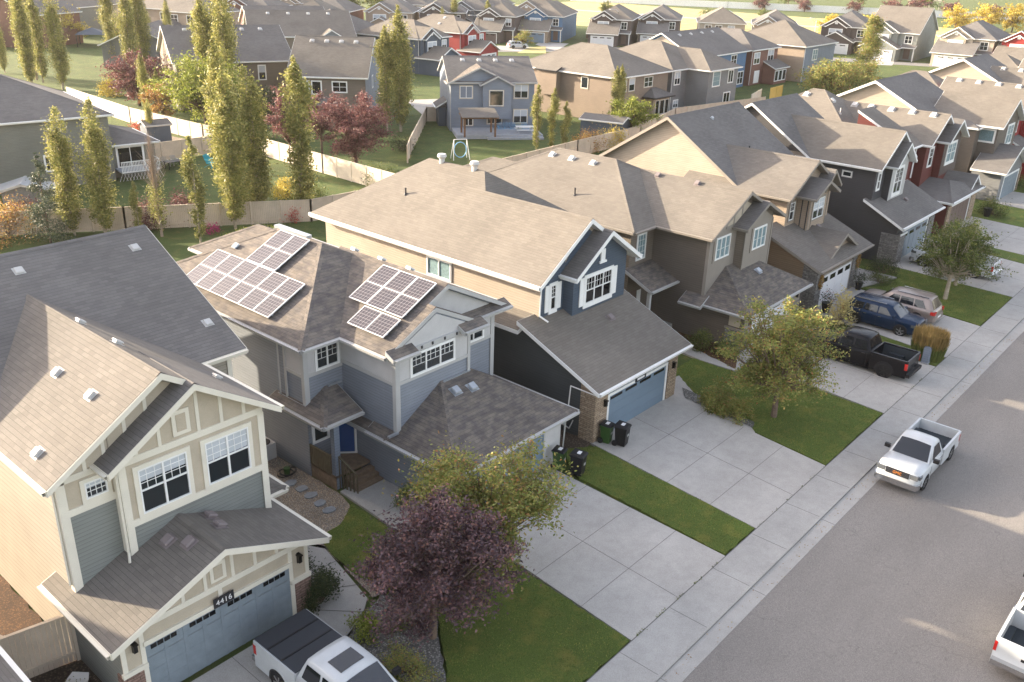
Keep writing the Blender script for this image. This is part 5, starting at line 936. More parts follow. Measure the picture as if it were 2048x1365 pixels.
# street side trees
round_tree('ornamental_tree', 19.9, 17.9, 5.2, 2.35, 1.0, 'lf_yg', 150, 30000, .135, 3, label='yellow-green tree with rusty leaf tips in front of the blue-grey house garage', br=.23, flat_=1.2)
round_tree('purple_plum_tree', 16.35, 17.05, 5.15, 2.2, .75, 'lf_pu', 150, 32000, .135, 5, label='dark purple-leaved tree between the two nearest driveways', br=.24, lean=(.1, 0))
round_tree('ornamental_tree', 38.75, 16.0, 5.9, 2.6, .9, 'lf_yg', 150, 26000, .145, 8, label='yellow-green tree on the lawn in front of the taupe house', br=.22, flat_=1.2, lean=(.35, .3))
shrub('sunlit_branch_shrub', 52.9, 18.6, .9, 2.6, 'lf_bright', 1400, .16, 9, 'pale yellow sunlit young tree by the taupe house garage', 'tree')
round_tree('ornamental_tree', 62.7, 15.4, 5.2, 2.4, 1.2, 'lf_gr', 110, 18000, .16, 12, label='dull green leaning tree on the lawn past the silver and blue cars', br=.24, lean=(1.3, .2), bark='barkp')
round_tree('ornamental_tree', 66.2, 15.8, 4.6, 1.9, 1.3, 'lf_gr', 60, 6000, .15, 13, label='smaller green tree just right of the leaning tree', br=.26, bark='barkp')
# shrubs near the houses
shrub('evergreen_bush', 15.0, 21.1, .75, 1.3, 'lf_dk', 5200, .09, 20, 'rounded dark green bush at the stone corner of the cream trimmed house'); shrub('evergreen_bush', 15.15, 23.0, .6, 1.5, 'lf_dk', 4000, .09, 21, 'upright dark bush behind the rounded one along the garage wall', ry=.9)
shrub('green_bush', 15.0, 18.8, .65, .7, 'lf_lime', 2200, .08, 22, 'low bright green bush at the path by the white pickup'); shrub('yellow_flower_bush', 14.75, 16.4, .6, .75, 'lf_yg', 3000, .07, 23, 'yellowish flowering bush right of the white pickup with sunroof', ry=1.3); shrub('green_bush', 15.9, 18.2, .5, .5, 'lf_gr', 1000, .07, 24, 'small green bush half under the purple tree')
shrub('green_bush', 21.55-.55, 23.3, .5, .9, 'lf_gr', 1500, .08, 25, 'dark green bush against the blue-grey garage side wall')
clump('straw_grass', 16.9, 20.3, .28, .6, 26, 'tuft of straw coloured grass beside the curved path', 'lf_or', 'lf_gold', 350); clump('straw_grass', 17.25, 21.0, .25, .7, 27, 'thin tuft of yellow grass stalks at the lawn edge', 'lf_bright', 'lf_bright', 120)
shrub('juniper_bush', 37.6, 18.6, .85, 1.1, 'lf_yg', 6000, .1, 28, 'round yellow-green bush in the white stone bed, the one nearer the navy gabled house'); shrub('juniper_bush', 37.3, 17.3, .8, 1.0, 'lf_yg', 5600, .1, 29, 'round yellow-green bush in the white stone bed, the one nearer the sidewalk')
shrub('leafy_bush', 43.6, 23.0, .8, 1.3, 'lf_gr', 2600, .09, 30, 'dark leafy bush against the taupe house side wall, left one'); shrub('leafy_bush', 43.9, 21.4, .75, 1.2, 'lf_gr', 2400, .09, 31, 'dark leafy bush against the taupe house side wall, right one')
clump('ornamental_grass', 51.75, 12.95, .8, 1.75, 32, 'large golden feather grass clump beside the black pickup', n=5200, spread=.25)
shrub('dark_shrub', 65.0, 20.6, .9, 1.3, 'lf_dk', 2600, .09, 33, 'dark purple-green shrub by the charcoal house path', ry=1.2); shrub('green_bush', 62.9, 20.0, 1.2, .55, 'lf_gr', 2200, .08, 34, 'low spreading green shrub behind the silver car'); shrub('green_bush', 67.3, 17.2, .7, 1.1, 'lf_gr', 1800, .08, 35, 'green shrub under the smaller green tree')
shrub('dark_shrub', 92.5, 24.5, 1.6, 2.6, 'lf_dk', 2600, .14, 36, 'tall dark shrub in front of the dark taupe house'); shrub('green_bush', 89.0, 19.5, 1.5, 1.6, 'lf_gr', 2200, .13, 37, 'green shrub beyond the dark red house driveway'); shrub('green_bush', 103, 19, 2.4, 1.9, 'lf_gr', 3200, .14, 38, 'wide green shrub at the right edge of the photo')
shrub('green_bush', 77.6, 20.2, .8, 1.0, 'lf_yg', 900, .12, 39, 'small yellow-green shrub between the charcoal and dark red houses')
shrub('wheelbarrow_weeds', 7.0, 22.4, .8, .7, 'lf_gr', 1800, .08, 40, 'low green weeds growing beside the bottom left garage wall', 'bush')
# columnar poplars
pa = column_tree('columnar_poplar', 9.5, 1.08, 'lf_as', 12000, .18, 50); pb = column_tree('columnar_poplar', 10, 1.05, 'lf_as', 9000, .21, 51, stems=2); pc = column_tree('columnar_poplar', 12, 1.25, 'lf_as', 15000, .22, 52, stems=4); pd = column_tree('columnar_poplar', 8, .8, 'lf_as', 5200, .19, 53, stems=1)
place(pa, 28.3, 68.2, 1., .3, 'leafy columnar poplar, leftmost of the near pair before the green-grey house', first=True); place(pa, 29.9, 66.6, 1.06, 2., 'leafy columnar poplar with twin tips, right of the near pair before the green-grey house'); place(pd, 33.8, 59.8, 1., 0, 'slim columnar poplar standing alone before the green yard', first=True)
place(pc, 37.9, 61.6, 1.02, 1., 'tall dense poplar at the left end of the central poplar group', first=True); place(pb, 39.2, 62.6, 1.1, 3., 'poplar second from left in the central group', first=True); place(pa, 41.0, 63.2, 1.25, 4., 'tallest poplar of the central group'); place(pb, 43.9, 61.2, 1.25, 1.2, 'bright poplar just left of the purple-leaved trees'); place(pd, 31.3, 64.0, .55, 1., 'short young poplar at the foot of the near pair')
place(pc, 75.2, 83.4, 1.2, 2.2, 'very tall dense poplar between the brown-grey and steel blue-grey houses'); place(pb, 74.0, 84.4, 1.12, 3.9, 'second stem of the very tall poplar pair, left side', sz=1.2)
place(pd, 78.5, 64.6, .9, 1., 'first of three slim poplars before the mocha house, left one', sz=.92); place(pd, 79.8, 63.4, .86, 2., 'second of three slim poplars before the mocha house, middle one', sz=.88); place(pd, 80.7, 62.4, .8, 3., 'third and shortest of three slim poplars before the mocha house', sz=.7)
place(pb, 96.2, 66.8, .7, 1., 'poplar with sparse top at the corner of the mocha house, left one', sz=.78); place(pb, 98.0, 67.3, .7, 2., 'poplar with sparse top at the corner of the mocha house, right one', sz=.78)
gl = 'poplars in the upper left quarter'
for i, (x, y, s_, l) in enumerate([(60.1, 161, .95, 'poplar at the left frame edge near the top'), (61.2, 154, 1.3, 'poplar second from the left frame edge'), (60, 147, 1.3, 'dense poplar left of the blue gazebo'), (59.4, 139, 1.45, 'very dense dark-sided poplar touching the gazebo roof'), (57.0, 143.5, 1.1, 'poplar behind the dense one left of the gazebo'), (76.7, 158, 1.35, 'poplar right of the blue gazebo'), (76.4, 151, 1.5, 'tall poplar above the red-purple tree'), (79.2, 152, 1.2, 'poplar between gazebo and wheat coloured house'), (85.9, 162, .95, 'poplar with shaded right side near the wheat coloured house'), (90, 163, .8, 'short poplar before the wheat coloured house'), (95.3, 172, .8, 'thin poplar before the wheat coloured house'),
        (63.4, 107, 1.45, 'tall poplar above the lime green tree, left one'), (62.4, 100.5, 1.6, 'tall poplar above the lime green tree, middle one'), (65.5, 105, 1.4, 'tall poplar above the lime green tree, right one'), (73.1, 121.5, 1.25, 'shaded poplar beside the dark slate roof'), (49.5, 95.5, .5, 'small poplar inside the cream fence'), (57.8, 112, .6, 'small poplar by the purple-leaved tree'), (60.2, 113, .55, 'small poplar just right of the purple-leaved tree'),
        (160, 162, .8, 'single narrow poplar at the top edge centre'), (168, 166, .85, 'pair of narrow poplars at the top edge, left one'), (182, 168, .9, 'pair of narrow poplars at the top edge, right one'), (68, 114, 1.5, 'tall poplar behind the central group, right side'), (40.2, 65.8, 1.1, 'poplar filling the back of the central group'), (42.4, 64.2, 1.15, 'poplar at the right side of the central group')]):
    place((pa, pb, pc)[(i*2) % 3], x, y, s_*.93, i*1.3, l, gl, sz=s_*(1+.06*math.sin(i*2.1))); bpy.context.view_layer
bt = column_tree('bare_poplar', 7.4, .8, 'lf_as', 2600, .17, 60, bare=.5, stems=5); place(bt, 32.8, 63.6, 1., 0, 'half bare columnar tree with grey twigs above leafy base', first=True); place(bt, 60.6, 150.5, 1.5, 1., 'half bare columnar tree among the upper left poplars')
sp_ = column_tree('spruce_tree', 6.6, 1.9, 'lf_sp', 9000, .14, 61, bark='bark', stems=1, cone=True); place(sp_, 26.2, 67.6, 1., 0, 'blue-green spruce in front of the green-grey house', first=True)
place(column_tree('conical_tree', 11.2, 2.6, 'lf_yg', 11000, .3, 62, stems=1, cone=False), 173, 64.6, 1., 0, 'tall cone-shaped yellow-green tree standing above the roofs at the upper right', first=True, sz=1.)
# round trees behind
round_tree('plum_tree', 58.6, 71.8, 7.3, 3.6, 1.0, 'lf_pr', 120, 17000, .22, 70, label='large red-purple tree behind the golden roofs, left of the long lawn', br=.22); round_tree('plum_tree', 54.8, 77.5, 7.6, 2.2, 2.2, 'lf_pr', 60, 7000, .22, 71, label='red-purple tree glimpsed between the poplars, left of the large one', br=.28); round_tree('plum_tree', 60.3, 79.5, 6.6, 2.0, 2.0, 'lf_pr', 50, 6000, .22, 72, label='red-purple tree against the brown-grey house wall', br=.28)
round_tree('plum_tree', 60.6, 119, 7.0, 3.6, 1.0, 'lf_pr', 90, 10000, .3, 73, label='red-purple tree beside the cream fence in the upper left', br=.25); round_tree('lime_tree', 57.5, 97.5, 8.4, 5.2, 2.0, 'lf_lime', 130, 15000, .3, 74, label='broad lime green tree left of the central poplars', br=.22, ry=4.2); round_tree('green_tree', 60.0, 90.5, 6.2, 3.0, .6, 'lf_dk', 70, 8000, .25, 75, label='dark green tree in the shade of the lime green tree', br=.26)
shrub('plum_bush', 33.2, 66.3, 1.6, 2.3, 'lf_pr', 3400, .15, 76, 'small red-purple bush behind the half bare tree, left one'); shrub('plum_bush', 36.0, 66.0, 1.7, 2.6, 'lf_pr', 3600, .15, 77, 'small red-purple bush left of the central poplars')
round_tree('olive_tree', 50.3, 78.5, 6.0, 1.6, .3, 'lf_yg', 50, 5200, .2, 78, label='olive feathery tree in the corner of the green yard', br=.3); shrub('golden_bush', 46.8, 67.0, 1.5, 2.0, 'lf_ye', 2400, .15, 79, 'sunlit golden bush right of the central poplars'); shrub('green_bush', 55.8, 65.2, 1.8, 2.4, 'lf_gr', 3600, .14, 80, 'green bush between the fence and the long beige roof'); shrub('green_bush', 46.5, 63.5, 1.7, 2.0, 'lf_gr', 2800, .15, 81, 'dark green bush at the fence under the bright poplar')
shrub('orange_bush', 84.0, 61.6, 2.0, 2.6, 'lf_or', 3800, .17, 82, 'orange and green bush left of the lime maple'); shrub('yellow_bush', 87.5, 60.8, 1.8, 2.4, 'lf_ye', 2600, .17, 83, 'yellowish bush just right of the orange one'); shrub('green_bush', 91.5, 64.5, 2.2, 2.6, 'lf_dk', 3200, .18, 84, 'dark green bush before the mocha house wall')
round_tree('maple_tree', 93.2, 62.2, 5.0, 2.5, .3, 'lf_lime', 80, 9000, .24, 85, label='round lime green maple beside the wide tan gable', br=.26)
round_tree('willow_tree', 149, 61.5, 5.6, 5.5, .3, 'lf_yg', 130, 12000, .32, 86, label='wide olive-yellow tree mass left of the tall conical tree', br=.2, ry=4); round_tree('willow_tree', 158, 61, 5.2, 4.5, .3, 'lf_yg', 90, 8000, .32, 87, label='olive-yellow tree joined to the foot of the tall conical tree', br=.22)
round_tree('yellow_tree', 86, 198, 6.5, 5.2, .8, 'lf_ye', 70, 7000, .4, 88, label='bright yellow tree above the blue gazebo', br=.25); round_tree('olive_tree', 96, 192, 6.8, 4.0, .8, 'lf_yg', 50, 4500, .4, 89, label='olive tree right of the bright yellow tree', br=.28); shrub('yellow_bush', 62, 129, 2.2, 3.0, 'lf_ye', 2400, .22, 90, 'yellow bush behind the red-purple tree'); round_tree('orange_tree', 57.8, 108, 4.6, 2.2, .2, 'lf_or', 50, 4500, .25, 91, label='brown-orange small tree at the cream fence', br=.28)
shrub('red_grass', 52.6, 103.5, 1.6, 1.0, 'lf_red', 1600, .16, 92, 'low red plants along the cream fence', 'plant', ry=2.6); shrub('red_bush', 24.4, 70.5, 3.0, 2.8, 'lf_or', 5200, .16, 93, 'reddish orange bush mass at the left edge'); shrub('red_bush', 27.2, 73.6, 1.6, 2.2, 'lf_pr', 1800, .16, 94, 'dark red vine bush over the small shed roof')
shrub('red_bush', 42.2, 60.0, .8, 1.5, 'lf_red', 900, .12, 95, 'small red bush by the tan fence under the poplars'); shrub('magenta_flowers', 35.9, 61.6, .7, .8, 'lf_mag', 600, .12, 96, 'magenta flower bush on the lawn edge', 'flowers'); shrub('white_flower_shrub', 68.0, 75.6, 1.6, 1.5, 'lf_dk', 1800, .16, 97, 'dark shrub beside the fence of the long lawn'); shrub('green_hedge', 36.5, 57.5, 3.2, 1.2, 'lf_lime', 3200, .13, 98, 'bright leafy bush row between the two nearest roofs', ry=1.2)
round_tree('amber_tree', 150+14, 142-2, 3.8, 2.0, .6, 'lf_yg', 40, 2600, .3, 99, label='yellow tree in front of the bright blue house garage', br=.3); round_tree('dark_tree', 88, 103, 5.0, 2.4, .8, 'lf_gr', 50, 4500, .25, 100, label='green street tree below the dark blue house', br=.28)
gt = round_tree('distant_tree', 0, 0, 8, 4.2, .8, 'lf_ye', 40, 3000, .6, 101, br=.3, cat=None); rt = round_tree('distant_tree', 0, 0, 6, 3.6, .8, 'lf_pr', 36, 2400, .55, 102, br=.3, cat=None); nt_ = round_tree('distant_tree', 0, 0, 9, 4.2, .8, 'lf_gr', 44, 3200, .6, 103, br=.3, cat=None)
k = [0, 0, 0]
for i, (kind, x, y, s_, l) in enumerate([(0, 330, 97, 1., 'golden tree at the upper right, left of three'), (0, 341, 91, 1.05, 'golden tree at the upper right, middle of three'), (0, 347, 84, 1.1, 'golden tree at the upper right, right of three'), (0, 262, 110, .8, 'pale golden tree behind the house with solar panels'), (0, 268, 100, .9, 'golden tree left of the umber house'), (1, 372, 187, .9, 'red tree row beside the white wall, first from left'), (1, 380, 172, .9, 'red tree row beside the white wall, second from left'),
    (1, 390, 155, .9, 'red tree row beside the white wall, third from left'), (1, 397, 143, 1.1, 'red tree row beside the white wall, fourth from left'), (1, 401, 135, 1.2, 'red tree row beside the white wall, fifth from left'), (1, 408, 123, 1.1, 'red tree row beside the white wall, sixth from left'), (1, 416, 108, 1., 'red tree row beside the white wall, last one'), (2, 402, 190, 1.1, 'green tree beyond the white wall, left'), (2, 420, 165, 1.2, 'green tree beyond the white wall, middle'), (2, 432, 140, 1.2, 'green tree beyond the white wall, right'),
    (2, 273, 196, .55, 'small green tree in the yellow field, left'), (2, 262, 150, .6, 'small spruce-like tree in the yellow field, middle'), (2, 300, 150, .5, 'small green tree by the field path'), (2, 172, 213, 1.1, 'green tree mass at the top centre, left'), (2, 181, 207, 1.1, 'green tree mass at the top centre, middle'), (2, 137, 220, 1.1, 'green tree above the dark red gabled house'), (2, 144, 226, 1.1, 'green tree behind the tallest poplars'), (2, 118, 195, .7, 'dark tree below the top edge left of centre')]):
    src = (gt, rt, nt_)[kind]; place(src, x, y, s_, i, l, ('golden distant trees', 'red trees along the white wall', 'green distant trees')[kind], first=(k[kind] == 0)); k[kind] += 1

# ---------------------------------------------------------------- vehicles (x = forward, nose at +x)
def loft(mb, rings, close=True):
    n = len(rings[0]); base = len(mb.v)
    for r_i in rings: mb.v += [tuple(p) for p in r_i]
    for i in range(len(rings)-1):
        for j in range(n-1): a = base+i*n+j; mb.f.append((a, a+1, a+n+1, a+n))
    if close: mb.f.append(tuple(base+j for j in range(n-1, -1, -1))); mb.f.append(tuple(base+(len(rings)-1)*n+j for j in range(n)))
def wheel(par, x, y, r_, w, rimmat, sgn, spokes=6, rr=.66):
    t = MB(); n = 28; prof = [(-w/2, r_*rr), (-w/2, r_*.9), (-w*.42, r_*.98), (-w*.25, r_), (w*.25, r_), (w*.42, r_*.98), (w/2, r_*.9), (w/2, r_*rr)]
    for i in range(n):
        a = 2*math.pi*i/n; t.v += [(x+math.cos(a)*q, y+p, r_+math.sin(a)*q) for p, q in prof]
    m = len(prof)
    for i in range(n):
        for j in range(m-1): a, b = i*m+j, ((i+1) % n)*m+j; t.f.append((a, a+1, b+1, b))
    W = t.build('wheel', M['tyre'], par, True)
    b = MB(); o = sgn*w*.40; b.cyl((x, y-sgn*w*.3, r_), (x, y+sgn*w*.2, r_), r_*rr, r_*rr, 24); b.build('hub', M['rimd'], W)
    b = MB(); k = r_*rr
    for i in range(24):
        a0, a1 = 2*math.pi*i/24, 2*math.pi*(i+1)/24; b.add([(x+math.cos(a0)*k, y+o, r_+math.sin(a0)*k), (x+math.cos(a1)*k, y+o, r_+math.sin(a1)*k), (x+math.cos(a1)*k*.86, y+o*.9, r_+math.sin(a1)*k*.86), (x+math.cos(a0)*k*.86, y+o*.9, r_+math.sin(a0)*k*.86)], [(0, 1, 2, 3)])
    for i in range(spokes):
        a = 2*math.pi*i/spokes+.3; b.bar((x, y+o*.85, r_), (x+math.cos(a)*k*.93, y+o*.9, r_+math.sin(a)*k*.93), k*.22, .04)
    b.cyl((x, y+o*.7, r_), (x, y+o*.98, r_), k*.24, k*.2, 12); b.build('rim', M[rimmat], W)
def quad(mb, a, b, c, d, ins=0., push=0.):
    A, B_, C_, D = map(Vector, (a, b, c, d)); cen = (A+B_+C_+D)/4; n = (B_-A).cross(D-A).normalized()*push
    P = [p+(cen-p).normalized()*ins+n for p in (A, B_, C_, D)]; mb.add(P, [(0, 1, 2, 3)])
def car(name, label, x, y, yawd, L, W, kind, mat, body, wb, cat, rimmat='rim', wr=.37, glass='cglass', sunroof=False, cover=False, group=None, cabend=None, zs=1.05, zr=1.78, dark_bump=False, spokes=6):
    """body: dict of x stations measured from the nose (front=0)"""
    r = empty(name, (x, y, 0), R(yawd)); tag(r, label, cat, group); h2 = W/2; X_ = lambda d: L/2-d
    def ring(d, w, zb, zt, crown=.03, tum=.92):
        xx = X_(d); return [(xx, -w*.93, zb), (xx, -w, zb+.14), (xx, -w*1.0, (zb+zt)/2+.05), (xx, -w*.985, zt-.14), (xx, -w*tum, zt-.02), (xx, -w*tum*.55, zt+crown*.8), (xx, 0, zt+crown), (xx, w*tum*.55, zt+crown*.8), (xx, w*tum, zt-.02), (xx, w*.985, zt-.14), (xx, w, (zb+zt)/2+.05), (xx, w*.93, zb+.14), (xx, w*.93, zb), (xx, 0, zb-.02), (xx, -w*.93, zb)]
    bd = MB(); ce = body['cab_end']; cw = body['cowl']
    st = [(0.0, .80, .42, body['nose']-.16), (.07, .90, .36, body['nose']-.05), (.22, .96, .30, body['nose']), (.5, .99, .28, body['nose']+.03), (cw*.7, 1., .28, (body['nose']+zs)/2+.02), (cw, 1., .28, zs), (cw+.5, 1., .27, zs)]
    if kind == 'pickup': st += [(ce, 1., .27, zs)]
    else: st += [(L*.7, 1., .28, zs+.03), (L-.55, .99, .30, zs+.03), (L-.16, .95, .36, zs), (L-.02, .88, .42, zs-.12), (L, .8, .45, zs-.3)]
    loft(bd, [ring(d, h2*w_, zb, zt) for d, w_, zb, zt in st]); B0 = bd.build('body', M[mat], r, True)
    # greenhouse
    wi = h2*.90; wt = h2*.70; g0, g1, g2, g3 = body['gh']; zb = zs-.02
    gb = [(X_(g0), zb), (X_(g1), zr-.05), (X_((g1+g2)/2), zr), (X_(g2), zr-.04), (X_(g3), zb)]
    gh = MB(); P = {}
    wf = lambda z: wi+(wt-wi)*(z-zb)/(zr-zb)
    gx = [(g0, zb), (g1, zr-.06), (g1+.25, zr-.015), ((g1+g2)/2, zr), (g2-.2, zr-.015), (g2, zr-.06), (g3, zb)]
    def gring(d, z):
        w_ = wf(z); xx = X_(d); return [(xx, -wi, zb), (xx, -w_*1.02, max(zb, z-.05)), (xx, -w_*.93, z), (xx, -w_*.5, z+.025 if z > zb else z), (xx, 0, z+.035 if z > zb else z), (xx, w_*.5, z+.025 if z > zb else z), (xx, w_*.93, z), (xx, w_*1.02, max(zb, z-.05)), (xx, wi, zb)]
    loft(gh, [gring(d, z) for d, z in gx], False); gh.build('roof', M[mat], r, True)
    q_ = MB(); zt = zr-.075
    def glassp(ga, gb_, sg):
        A, B_ = gring(ga, zb)[2:7], gring(gb_, zr-.06)[2:7]; f = lambda t, i: (A[i][0]+(B_[i][0]-A[i][0])*t+sg*.014, (A[i][1]+(B_[i][1]-A[i][1])*t)*.97, A[i][2]+(B_[i][2]-A[i][2])*t+.012)
        for i in range(4): q_.add([f(.07, i), f(.07, i+1), f(.94, i+1), f(.94, i)], [(0, 1, 2, 3)])
    glassp(g0, g1, 1); q_.build('windshield', M[glass], r)
    q_ = MB(); glassp(g3, g2, -1); q_.build('rear_window', M[glass], r)
    for s_ in (-1, 1):
        for (a, b, c_, d_) in body['side']:     # bottom a..b, top c..d (distance from nose)
            q_ = MB(); zl, zh = zb+.05, zr-.16; yl, yh = (wf(zl)+.022)*s_, (wf(zh)+.022)*s_
            q_.add([(X_(a), yl, zl), (X_(b), yl, zl), (X_(d_), yh, zh), (X_(c_), yh, zh)], [(0, 1, 2, 3)]); q_.build('side_window', M[glass], r)
        # door seams, handles, sill, mirror
        q_ = MB()
        for d in body['seams']: q_.box(X_(d)-.006, X_(d)+.006, s_*h2*1.0-.004 if s_ > 0 else -h2-.004, s_*h2+.004 if s_ > 0 else -h2+.004, .34, zs-.12)
        q_.build('door_seam', M['black'], r); q_ = MB()
        for d in body['handles']: q_.box(X_(d)-.09, X_(d)+.09, min(s_*h2*.98, s_*h2*1.015), max(s_*h2*.98, s_*h2*1.015), zs-.17, zs-.14)
        q_.build('door_handle', M['chrome' if mat != 'pblk' else 'black'], r)
        q_ = MB(); m0 = cw+.22; y0, y1 = sorted((s_*(h2-.02), s_*(h2+.22))); q_.box(X_(m0)-.07, X_(m0)+.07, y0, y1, zs+.03, zs+.2); q_.build('mirror', M[mat if kind != 'pickup' or mat == 'pblk' else 'black'], r)
        for wx in wb:
            q_ = MB(); pr = [(X_(wx)+math.cos(a)*(wr+.07), s_*(h2+.004), max(.3, wr+math.sin(a)*(wr+.07))) for a in [k*math.pi/14-.35 for k in range(19)]]; q_.poly(pr); q_.build('wheel_arch', M['black'], r)
            q_ = MB(); al = [k*math.pi/12 for k in range(0, 13)]
            for a, b in zip(al[:-1], al[1:]): q_.bar((X_(wx)+math.cos(a)*(wr+.085), s_*(h2-.01), wr+math.sin(a)*(wr+.085)), (X_(wx)+math.cos(b)*(wr+.085), s_*(h2-.01), wr+math.sin(b)*(wr+.085)), .05, .06)
            q_.build('arch_lip', M[mat if not dark_bump else 'black'], r); wheel(r, X_(wx), s_*(h2-.10), wr, .25, rimmat, s_, spokes)
        q_ = MB(); yy = sorted((s_*h2*.55, s_*h2*.90)); q_.box(X_(.13), X_(-.005), yy[0], yy[1], body['nose']-.28, body['nose']-.08); yy = sorted((s_*h2*.78, s_*h2*.985)); q_.box(X_(.38), X_(.10), yy[0], yy[1], body['nose']-.26, body['nose']-.1); q_.build('headlight', M['headl'], r)
    q_ = MB(); q_.box(X_(.12), X_(-.02), -h2*.52, h2*.52, body['nose']-.32, body['nose']-.07); G = q_.build('grille', M['black'], r); q_ = MB()
    for k in range(4): q_.box(X_(.0), X_(-.028), -h2*.5, h2*.5, body['nose']-.30+k*.06, body['nose']-.285+k*.06)
    q_.build('grille_bar', M['chrome' if mat == 'pw' else 'black'], G)
    q_ = MB(); w_ = [(.0, .94), (.16, 1.01)]
    loft(q_, [[(X_(d), -h2*k, .32), (X_(d), -h2*k, .58), (X_(d), h2*k, .58), (X_(d), h2*k, .32), (X_(d), -h2*k, .32)] for d, k in ((-.07, .80), (-.05, .9), (.1, .99), (.3, 1.005))]); q_.build('front_bumper', M['chrome' if kind == 'pickup' and mat == 'pw' else (mat if not dark_bump else 'rimd')], r)
    if kind == 'pickup':
        t = MB(); xe = X_(L-.05); xs = X_(ce+.03); zt = body.get('bedz', zs+.02); t.box(xe, xs, -h2, -h2+.09, .34, zt); t.box(xe, xs, h2-.09, h2, .34, zt); t.box(xs-.06, xs, -h2+.09, h2-.09, .5, zt-.01)
        T = t.build('cargo_bed', M[mat], r); t = MB(); t.box(xe+.066, xs-.066, -h2+.092, h2-.092, .6, .64); 
        if mat == 'pblk': t.box(xe+.07, xs-.07, -h2+.092, -h2+.105, .64, zt-.08); t.box(xe+.07, xs-.07, h2-.105, h2-.092, .64, zt-.08)
        for s_ in (-1, 1): t.box(X_(wb[1])-.4, X_(wb[1])+.4, min(s_*(h2-.3), s_*(h2-.09)), max(s_*(h2-.3), s_*(h2-.09)), .64, .86)
        for k in range(7): t.box(xe+.08, xs-.08, -h2*.8+k*h2*.26, -h2*.8+k*h2*.26+.06, .64, .655)
        t.build('bed_floor', M['liner'], T); t = MB(); t.box(xe-.02, xe+.06, -h2*.93, h2*.93, .5, zt+.01); tg = t.build('tailgate', M[mat], r); t = MB(); t.box(xe-.03, xe-.015, -.16, .16, .82, .92); t.build('tailgate_handle', M['black'], tg)
        for s_ in (-1, 1): q_ = MB(); yy = sorted((s_*(h2-.085), s_*(h2+.006))); q_.box(xe-.03, xe+.12, yy[0], yy[1], zt-.5, zt-.14); q_.build('tail_light', M['redl'], r)
        t = MB(); t.box(xe-.22, xe-.02, -h2*.97, h2*.97, .42, .6); t.build('rear_bumper', M['chrome' if mat == 'pw' else 'black'], r)
        if cover:
            t = MB(); t.box(xe+.0, xs, -h2+.05, h2-.05, zt, zt+.045); c0 = t.build('bed_cover', M['cover'], r); t = MB()
            for k in (1, 2): xx = xe+(xs-xe)*k/3; t.box(xx-.03, xx+.03, -h2+.06, h2-.06, zt+.045, zt+.06)
            t.build('cover_fold', M['black'], c0)
    else:
        for s_ in (-1, 1): q_ = MB(); yy = sorted((s_*h2*.62, s_*h2*.97)); q_.box(X_(L+.012), X_(L-.28), yy[0], yy[1], zs-.28, zs-.08); q_.build('tail_light', M['redl'], r)
        q_ = MB(); loft(q_, [[(X_(d), -h2*k, .34), (X_(d), -h2*k, .62), (X_(d), h2*k, .62), (X_(d), h2*k, .34), (X_(d), -h2*k, .34)] for d, k in ((L-.3, 1.), (L-.05, .96), (L+.05, .82))]); q_.build('rear_bumper', M[mat], r)
        q_ = MB(); q_.box(X_(L+.055), X_(L+.04), -.26, .26, .5, .62); q_.build('licence_plate', M['label'], r)
        for s_ in (-1, 1): q_ = MB(); q_.bar((X_(g1+.35), s_*wt*.93, zr+.05), (X_(g2-.15), s_*wt*.93, zr+.04), .04, .04); q_.build('roof_rail', M['chrome'], r)
    q_ = MB(); q_.box(X_(ce if kind == 'pickup' else L-.5), X_(.5), -h2*.8, h2*.8, .2, .34); q_.build('underbody', M['black'], r)
    if sunroof: q_ = MB(); q_.box(X_(g1+.85), X_(g1+.25), -wt*.6, wt*.6, zr+.0, zr+.042); q_.build('sunroof', M[glass], r)
    return r
pk = dict(nose=1.08, cowl=1.35, cab_end=3.0, gh=(1.3, 1.95, 2.75, 3.0), side=((1.72, 2.82, 2.05, 2.68),), seams=(1.45, 2.85), handles=(2.65,), bedz=1.12)
car('pickup_truck', 'white single cab pickup with open bed parked facing left at the curb', 39.0, 9.17, 180, 5.45, 1.9, 'pickup', 'pw', pk, (.95, 4.4), 'pickup truck', wr=.37, zs=1.08, zr=1.76)
crew = dict(nose=1.18, cowl=1.45, cab_end=3.75, gh=(1.4, 2.05, 3.5, 3.75), side=((1.85, 2.7, 2.2, 2.7), (2.8, 3.55, 2.8, 3.42)), seams=(1.5, 2.75, 3.6), handles=(2.55, 3.4), bedz=1.32)
car('pickup_truck', 'black crew cab pickup with black wheels parked nose in, behind the yellow-green tree', 48.25, 15.55, 90, 5.85, 1.98, 'pickup', 'pblk', crew, (1.0, 4.65), 'pickup truck', 'rimd', .43, zs=1.27, zr=1.93, dark_bump=True)
car('pickup_truck', 'white crew cab pickup with sunroof and black bed cover backed up to the nearest garage', 12.5, 17.0, -90, 5.9, 2.0, 'pickup', 'pw', crew, (1.0, 4.65), 'pickup truck', wr=.42, zs=1.27, zr=1.93, sunroof=True, cover=True)
car('pickup_truck', 'white pickup cut off by the lower right edge, rear end showing', 30.5, 2.0, 0, 5.8, 1.95, 'pickup', 'pw', crew, (1.0, 4.6), 'pickup truck', wr=.42, zs=1.25, zr=1.9)
car('pickup_truck', 'white pickup on the charcoal house driveway, partly hidden by a tree', 69.85, 17.1, 90, 5.8, 1.98, 'pickup', 'pw', crew, (1.0, 4.6), 'pickup truck', wr=.42, zs=1.25, zr=1.9)
